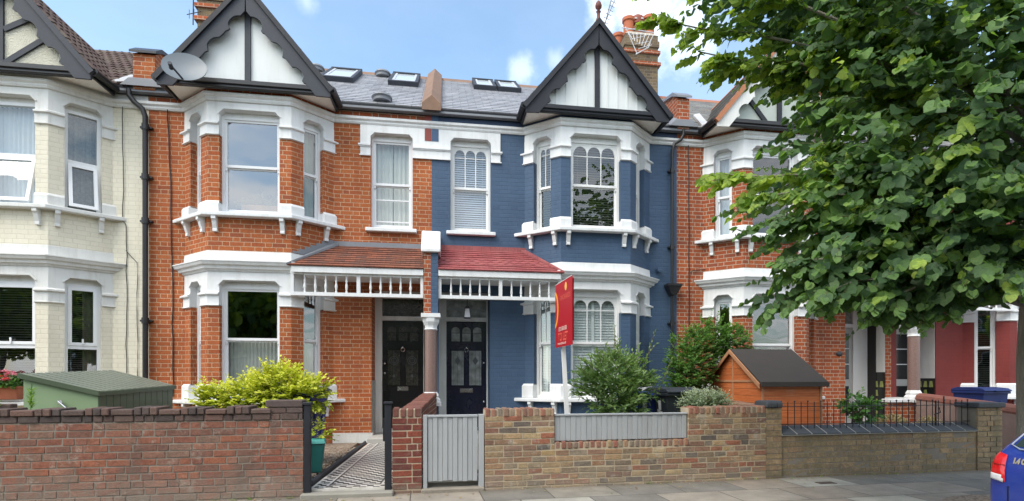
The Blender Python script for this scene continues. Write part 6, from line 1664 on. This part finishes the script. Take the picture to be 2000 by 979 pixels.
patch('rear_window', [(.655,.965),(-.655,.965),(-.54,1.32),(.54,1.32)], plain('tinted_car_glass', (.03,.045,.045), .05, .1, 3, 0, .001), t, .004, .004, n=12)
k = MB(); P_ = [on_rear(y, z, .012) for y, z in ((.0,.952),(.60,.952),(.672,.975),(.64,1.08),(.585,1.22),(.545,1.335),(.0,1.345))]; k.tube(P_, .0055, 6); k.build('window_seal', plain('pale_car_seal', (.30,.34,.42), .4), t)
k = MB(); P_ = [on_rear(y, z, .001) for y, z in ((.64,.70),(.64,.60),(.55,.56),(.0,.56))]; k.tube(P_, .005, 5); k.build('tailgate_seam', M_BLACKM, t)
k = MB(); k.box(-.06, .32, -.81, .81, .30, .565); k.build('rear_bumper', M_CARB, t, bevel=.06, bseg=4)
k = MB(); k.box(-.070, -.058, -.26, .26, .40, .50); k.build('number_plate', plain('yellow_plate', (.65,.50,.05), .4), t)
for x in (.62, 3.02):
    for y in (-.70, .70):
        k = MB(); k.tube([(x,y-.09,.29),(x,y+.09,.29)], .29, 28); w_ = k.build('wheel', M_BLACKM, t, smooth=True)
        k = MB(); k.tube([(x,y-.095 if y < 0 else y+.085,.29),(x,y-.085 if y < 0 else y+.095,.29)], .19, 24); k.build('rim', M_CHROME, w_)
for s in (-1, 1):
    k = MB(); k.hexa([(.75,s*.808,.93),(2.55,s*.808,.93),(2.05,s*.70,1.30),(.85,s*.70,1.32)], [(.75,s*.822,.93),(2.55,s*.822,.93),(2.05,s*.714,1.30),(.85,s*.714,1.32)]); k.build('side_window', MATS['tinted_car_glass'], t)
    k = MB(); k.ball((2.35, s*.93, .98), .09, 10, 6, (.5,.8,.6)); k.build('wing_mirror', M_CARB, t, smooth=True)
k = MB(); k.hexa([(2.35,-.62,1.30),(2.35,.62,1.30),(2.80,.72,1.0),(2.80,-.72,1.0)], [(2.36,-.60,1.325),(2.36,.60,1.325),(2.83,.70,1.02),(2.83,-.70,1.02)]); k.build('windscreen', MATS['tinted_car_glass'], t)
def CT(s, d, z): q = on_rear(.62-s, z, .006); return tuple(q)
lettering('1.4 CL', .0, .86, .046, plain('pale_badge', (.30,.27,.20), .3), t, 'badge', xs=.78, T=CT, offset=.004)

# ------------------------------------------------------------------ the street tree
rt = random.Random(11)
t = thing('lime_tree', 'broad lime tree on the pavement at the right with heart-shaped leaves hanging over the wall', 'tree', (5.72,4.5,0))
m, nt, out = newmat('grey_bark'); N = NT(nt); geo = N.n('ShaderNodeNewGeometry').outputs['Position']
mp = N.n('ShaderNodeMapping'); mp.inputs['Scale'].default_value = (1,1,.18); N.l(geo, mp.inputs[0]); b1_ = N.noise(mp.outputs[0], 26, 6, .7).outputs[0]; b2_ = N.noise(geo, 3, 4).outputs[0]
c_ = N.mix(b1_, (.16,.135,.105), (.58,.51,.42)); c_ = N.mix(N.ramp(b2_, [(.5, (0,0,0)), (.7, (.5,)*3)]), c_, (.12,.14,.08)); N.bsdf(out, c_, .9, N.bump(b1_, 1.0, .06)); M_BARK = m
k = MB(); k.tube([(5.86,4.5,-.12),(5.84,4.5,.12),(5.82,4.5,.6),(5.80,4.5,1.5),(5.80,4.45,2.4),(5.75,4.4,3.4),(5.8,4.4,5.5),(5.9,4.4,8)], [.34,.25,.21,.20,.20,.19,.15,.05], 20); k.build('trunk', M_BARK, t, smooth=True)
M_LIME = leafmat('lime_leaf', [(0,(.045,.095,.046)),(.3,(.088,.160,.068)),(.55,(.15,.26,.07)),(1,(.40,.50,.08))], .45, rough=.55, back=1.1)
tips = [ # limb tips: position, crown sprays along the limb, lightness
 ((2.04,4.95,4.75),.55),((1.98,4.66,4.98),.55),((2.40,4.9,4.45),.5),((2.75,5.1,4.42),.45),((2.58,4.69,3.20),.55),((2.85,4.5,2.95),.4),((2.78,4.3,2.66),.35),((2.90,4.15,2.30),.3),((2.85,4.25,1.98),.3),
 ((2.98,3.85,2.0),.28),((3.35,3.8,1.92),.25),((3.85,3.9,1.88),.25),((4.2,3.7,2.2),.3),((3.55,4.6,3.5),.4),((3.3,4.9,4.35),.45),((3.3,4.6,2.4),.3),((4.2,3.9,3.2),.3),((4.4,3.6,2.8),.45),((3.7,4.5,4.6),.4),((2.9,4.6,5.3),.5),((4.6,3.8,4.4),.4),((3.9,4.4,2.4),.25)]
limbs = MB(); lv = []; tw = []
def limb(base, tip, sag=.3, r0=.05, n=9):
    base, tip = Vector(base), Vector(tip); P = []
    for i in range(n+1):
        q = i/n; p = base.lerp(tip, q); p.z += math.sin(q*math.pi)*sag*(1-.2*q); p += rvec(rt)*.04*(0 if i in (0, n) else 1); P.append(p)
    limbs.tube(P, [max(.006, r0*(1-q)**1.2+.005) for q in np.linspace(0, 1, n+1)], 7); return P
for tip, var in tips:
    zb_ = min(3.6, max(1.9, tip[2]*.62+.5)); P = limb((5.8,4.45,zb_), tip, .35, .036)
    n = len(P)-1
    for i in range(3, n+1):
        q = i/n; d0_ = (P[i]-P[i-1]).normalized()
        cnt = 5 if i < n else 7
        for j in range(cnt):
            side = Vector((-d0_.y, d0_.x, 0))*(1 if j % 2 else -1)
            base = P[i-1].lerp(P[i], rt.random())
            g = d0_*(.8+.5*q)+side*rt.uniform(.2,1.0)*(1.1-.5*q)+Vector((0,0,rt.uniform(-.35,.35)))
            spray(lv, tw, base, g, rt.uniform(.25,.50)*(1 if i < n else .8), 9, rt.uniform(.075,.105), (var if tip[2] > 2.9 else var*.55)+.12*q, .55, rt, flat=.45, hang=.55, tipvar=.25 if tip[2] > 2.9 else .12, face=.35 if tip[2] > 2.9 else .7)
# the crown's inner mass: overlapping leafy clumps round the limbs
ell = [((4.75,4.5,4.7),(1.35,1.2,1.2),230),((3.55,4.8,5.15),(.95,.6,.45),95),((4.05,4.6,4.45),(.55,.6,.6),60),((4.7,4.2,3.3),(1.5,1.0,1.0),200),((4.2,4.5,3.2),(.8,.7,.5),100),((4.3,4.2,2.45),(1.3,.8,.65),170),((3.75,4.3,2.5),(.5,.45,.4),50),
       ((5.7,4.3,4.2),(1.6,1.4,1.6),230),((5.4,5.5,4.6),(1.7,.8,1.4),200),((5.35,4.0,2.35),(.6,.5,.35),70),((4.6,5.3,5.6),(1.5,.7,.8),110),((5.9,4.2,5.0),(1.2,.9,1.0),120),((6.6,4.6,3.6),(1.5,1.2,1.3),130),((5.3,3.7,2.7),(.9,.7,.6),90),((5.2,4.2,6.3),(2.0,1.6,1.2),170),((2.9,4.9,5.6),(.9,.6,.4),60),((3.6,4.1,2.25),(.5,.4,.22),35),((4.3,4.0,2.2),(.75,.45,.25),55),((6.9,4.9,5.4),(1.6,1.4,1.5),90),((4.35,5.2,2.9),(1.2,.6,.9),90)]
for c, r_, n in ell:
    for i in range(n):
        d = rvec(rt); q = rt.random()**.4; p = Vector((c[0]+d.x*r_[0]*q, c[1]+d.y*r_[1]*q, c[2]+d.z*r_[2]*q))
        g = (p-Vector((5.7,4.45,p.z-.3))).normalized()+rvec(rt)*.5
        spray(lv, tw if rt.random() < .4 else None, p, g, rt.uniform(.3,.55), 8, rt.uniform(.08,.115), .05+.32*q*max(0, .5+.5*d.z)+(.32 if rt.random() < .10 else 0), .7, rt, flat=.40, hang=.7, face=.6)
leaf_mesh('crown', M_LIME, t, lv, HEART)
limbs.build('branch', M_BARK, t, smooth=True)
k = MB()
for w in tw: k.tube([tuple(q) for q in w[::2]], [.0035]*len(w[::2]), 4, cap=False)
k.build('twig', plain('green_twig', (.10,.11,.04), .7), t)
print('LEAVES', len(lv))
k = MB(); k.lathe((5.75,4.6,-.02), [(.75,0),(.6,.05),(.4,.09),(.2,.11)], 18); o_ = k.build('tree_pit', M_GRAV, None, smooth=True); o_['kind'] = 'structure'
# fallen leaves and grit on the pavement
fl = []
for i in range(150):
    x = rnd.uniform(-2.5, 7.2); y = wY(x)-abs(rnd.gauss(0, .22))-.02
    if rnd.random() < .3: y = rnd.uniform(5.0, 6.2)
    fl.append(((x, y, .006), (rnd.uniform(-1,1), rnd.uniform(-1,1), .1), (rnd.uniform(-.3,.3), rnd.uniform(-.3,.3), 1), rnd.uniform(.012,.04), rnd.random()))
o_ = leaf_mesh('leaf_litter', leafmat('dry_leaf', [(0,(.22,.12,.05)),(.5,(.40,.30,.15)),(1,(.20,.22,.08))], .2), None, fl, OVAL, 'stuff'); tag(o_, 'scattered dry leaves along the foot of the garden walls', 'leaf litter')
wd = []
for i in range(46):
    x = rnd.uniform(-2.6, 7.0)
    if -1.5 < x < .45: continue
    b = Vector((x, wY(x)-.012, .0))
    for j in range(rnd.randint(4, 11)):
        a = rnd.uniform(3.3, 6.1); wd.append((tuple(b+Vector((rnd.uniform(-.03,.03), rnd.uniform(-.02,.0), .002))), (math.cos(a), math.sin(a), rnd.uniform(.4,1.5)), (0,-.3,1), rnd.uniform(.02,.055), rnd.random()))
o_ = leaf_mesh('wall_foot_weeds', MATS['weed_leaf'], None, wd, BLADE, 'stuff'); tag(o_, 'sparse green weeds in the joint between pavement and garden walls', 'weeds')
# small iron cover in the pavement
k = MB(); k.box(4.62, 4.85, 6.12, 6.24, -.01, .006); o_ = k.build('drain_cover', plain('rusty_iron', (.07,.05,.04), .8), None, bevel=.004); tag(o_, 'small rusty iron cover in the pavement below the right wall pier', 'cover')
CLOUD_LOC = (1.3, .4, 0); SKY_TINT = (1.02, 1.10, 1.03); SKY_STR = .15; SUN_STR = 1.5; SUN_ANG = 38; EXPO = 1.08
CLOUDS = [(0.2972, 0.7746, 0.5582, 0.05, 0.9), (0.2445, 0.8014, 0.5459, 0.022, 0.5), (0.1227, 0.8616, 0.4926, 0.018, 0.3), (0.176, 0.8439, 0.5067, 0.012, 0.2), (-0.1966, 0.8175, 0.5414, 0.012, 0.2), (0.3543, 0.7702, 0.5303, 0.05, 0.5)]
# ------------------------------------------------------------------ across the street (seen only in the window glass)
t = thing('street_tree', 'dark green street tree on the far pavement behind the viewer', 'tree', (-2.5,-6.0,0), group='trees on the far side of the street')
ro = random.Random(5); lv = []
for c, r_ in (((0,0,4.4),(2.2,1.6,2.2)),((-1.4,0,3.6),(1.6,1.4,1.4)),((1.4,0,3.7),(1.6,1.4,1.4))):
    for i in range(1500):
        d = rvec(ro); q = ro.random()**.4; p = Vector((-2.5+c[0]+d.x*r_[0]*q, -6+c[1]+d.y*r_[1]*q, c[2]+d.z*r_[2]*q)); lv.append((tuple(p), tuple(rvec(ro)), tuple(rvec(ro)), ro.uniform(.2,.4), .35+.6*ro.random()))
leaf_mesh('crown', M_LIME, t, lv, HEART)
k = MB(); k.tube([(-2.5,-6,-.1),(-2.5,-6,2),(-2.4,-6,4.5)], [.25,.2,.08], 12); k.build('trunk', M_BARK, t)
dup(t, (3.6,-6.2,0), 1.2, 'dark green street tree on the far pavement, right of the other one'); dup(t, (-8.6,-6.1,0), 2.2, 'dark green street tree on the far pavement, third from the left end')
dup(t, (9.6,-6.4,0), 3.1, 'dark green street tree on the far pavement, furthest right')
dup(t, (-13.6,-6.2,0), .7, 'dark green street tree on the far pavement, second from the left end'); dup(t, (-18.6,-6.3,0), 1.9, 'dark green street tree on the far pavement, at the left end')
t = thing('terraced_house', 'plain brick house on the far side of the street behind the viewer', 'house', (0,-11,0), group='houses on the far side of the street')
k = MB(); k.box(-4.8,4.8,-19,-11,-.1,6.2); k.build('wall', M_REDR, t)
k = MB(); k.prism([(-10.8,6.2),(-15,9.0),(-19.2,6.2)], -4.8, 4.8, 'x'); k.build('roof', M_SLATE2, t)
for x in (-3.4,-1.2,1.2,3.4):
    for z in (1.0,4.1):
        k = MB(); k.box(x-.6,x+.6,-11.0,-10.93,z-.1,z+1.7); f_ = k.build('window', M_WHITE, t); k = MB(); k.box(x-.5,x+.5,-10.93,-10.92,z,z+1.6); k.build('pane', MATS['tinted_car_glass'], f_)
dup(t, (9.6,-11,0), 0, 'plain brick house on the far side, right of the middle one'); dup(t, (-9.6,-11,0), 0, 'plain brick house on the far side, left of the middle one')
# ------------------------------------------------------------------ sky, sun, camera
SUN_EL, SUN_AZ = 52, -128        # azimuth: direction the sun stands in, degrees from +Y clockwise
w = bpy.data.worlds.new('World'); scene.world = w; w.use_nodes = True; nt = w.node_tree; nt.nodes.clear(); N = NT(nt)
out = N.n('ShaderNodeOutputWorld'); bg = N.n('ShaderNodeBackground'); N.l(bg.outputs[0], out.inputs[0])
sky = N.n('ShaderNodeTexSky'); sky.sky_type = 'NISHITA'; sky.sun_disc = False; sky.sun_elevation = R(SUN_EL); sky.sun_rotation = R(SUN_AZ); sky.air_density = 1.0; sky.dust_density = 1.2; sky.ozone_density = 1.5
tc = N.n('ShaderNodeTexCoord'); sp = N.n('ShaderNodeSeparateXYZ'); N.l(tc.outputs['Generated'], sp.inputs[0])
dz = N.m('MAXIMUM', sp.outputs[2], .05)
cm = N.n('ShaderNodeCombineXYZ'); N.l(N.m('DIVIDE', sp.outputs[0], dz), cm.inputs[0]); N.l(N.m('DIVIDE', sp.outputs[1], dz), cm.inputs[1])
mp = N.n('ShaderNodeMapping'); mp.inputs['Location'].default_value = CLOUD_LOC; mp.inputs['Scale'].default_value = (.8,.8,1); N.l(cm.outputs[0], mp.inputs[0])
n1 = N.noise(mp.outputs[0], 1.0, 8, .52); n2 = N.noise(mp.outputs[0], .35, 2, .5)
cl = N.m('MULTIPLY', N.ramp(n1.outputs[0], [(.52, (0,0,0)), (.68, (1,1,1))]), N.ramp(n2.outputs[0], [(.42, (0,0,0)), (.60, (1,1,1))]))
# cloud banks: unseen broken cover added behind the viewer to whiten the facade light, a few small clouds over the roofs
back = N.m('MULTIPLY', N.m('SUBTRACT', .25, sp.outputs[1]), 1.0, clamp=True)
clb = N.ramp(N.m('ADD', n1.outputs[0], N.m('MULTIPLY', back, .14)), [(.52, (0,0,0)), (.72, (1,1,1))])
cl = N.m('MAXIMUM', N.m('MULTIPLY', cl, 0.0), N.m('MULTIPLY', clb, N.m('MULTIPLY', back, 3.0, clamp=True)))
nw = N.noise(tc.outputs['Generated'], 22, 5, .6)
vn = N.n('ShaderNodeVectorMath'); vn.operation = 'NORMALIZE'; N.l(tc.outputs['Generated'], vn.inputs[0])
for (dx_, dy_, dz_, rad, st_) in CLOUDS:
    dt = N.n('ShaderNodeVectorMath'); dt.operation = 'DISTANCE'; N.l(vn.outputs[0], dt.inputs[0]); v_ = Vector((dx_, dy_, dz_)).normalized(); dt.inputs[1].default_value = v_
    f_ = N.m('ADD', N.m('DIVIDE', dt.outputs['Value'], rad), N.m('MULTIPLY', N.m('SUBTRACT', nw.outputs[0], .5), 3.2))
    mr = N.n('ShaderNodeMapRange'); mr.interpolation_type = 'SMOOTHSTEP'; mr.inputs['From Min'].default_value = .1; mr.inputs['From Max'].default_value = 1.7; mr.inputs['To Min'].default_value = st_; mr.inputs['To Max'].default_value = 0
    N.l(f_, mr.inputs['Value']); cl = N.m('MAXIMUM', cl, mr.outputs[0])
skyc = N.mix(1.0, sky.outputs[0], SKY_TINT, 'MULTIPLY')
hz_ = N.ramp(N.noise(mp.outputs[0], .9, 6, .6).outputs[0], [(.30, (.01,)*3), (.75, (.13,)*3)])
skyc = N.mix(hz_, skyc, (6.0,6.3,6.6))
col = N.mix(N.m('MULTIPLY', cl, .85), skyc, (7.4,7.6,7.9)); N.l(col, bg.inputs[0]); bg.inputs[1].default_value = SKY_STR
sd = bpy.data.lights.new('Sun', 'SUN'); sd.energy = SUN_STR; sd.angle = R(SUN_ANG); sd.color = (1.0,.93,.83); so = bpy.data.objects.new('Sun', sd); COL.objects.link(so)
az, el = R(SUN_AZ), R(SUN_EL); v = Vector((math.sin(az)*math.cos(el), math.cos(az)*math.cos(el), math.sin(el))); so.rotation_euler = v.to_track_quat('Z', 'Y').to_euler(); so.location = v*40
cd = bpy.data.cameras.new('Camera'); cam = bpy.data.objects.new('Camera', cd); COL.objects.link(cam); scene.camera = cam
cam.location = (0, 0, 1.31); yaw = math.atan(1060/6970); cam.rotation_euler = (R(90), 0, -yaw)
cd.sensor_width = 36; cd.sensor_fit = 'HORIZONTAL'; cd.lens = 1060/2000*36; cd.shift_x = -.015; cd.shift_y = (740-489.5)/2000; cd.clip_start = .05; cd.clip_end = 2000
vs = scene.view_settings; vs.view_transform = 'Standard'; vs.look = 'None'; vs.gamma = 1; vs.exposure = EXPO; vs.use_curve_mapping = False
scene.render.resolution_x = 1024; scene.render.resolution_y = 501
cy = scene.cycles; cy.max_bounces = 8; cy.diffuse_bounces = 4; cy.glossy_bounces = 4; cy.transparent_max_bounces = 12; cy.transmission_bounces = 4; cy.caustics_reflective = False; cy.caustics_refractive = False; cy.sample_clamp_indirect = 6
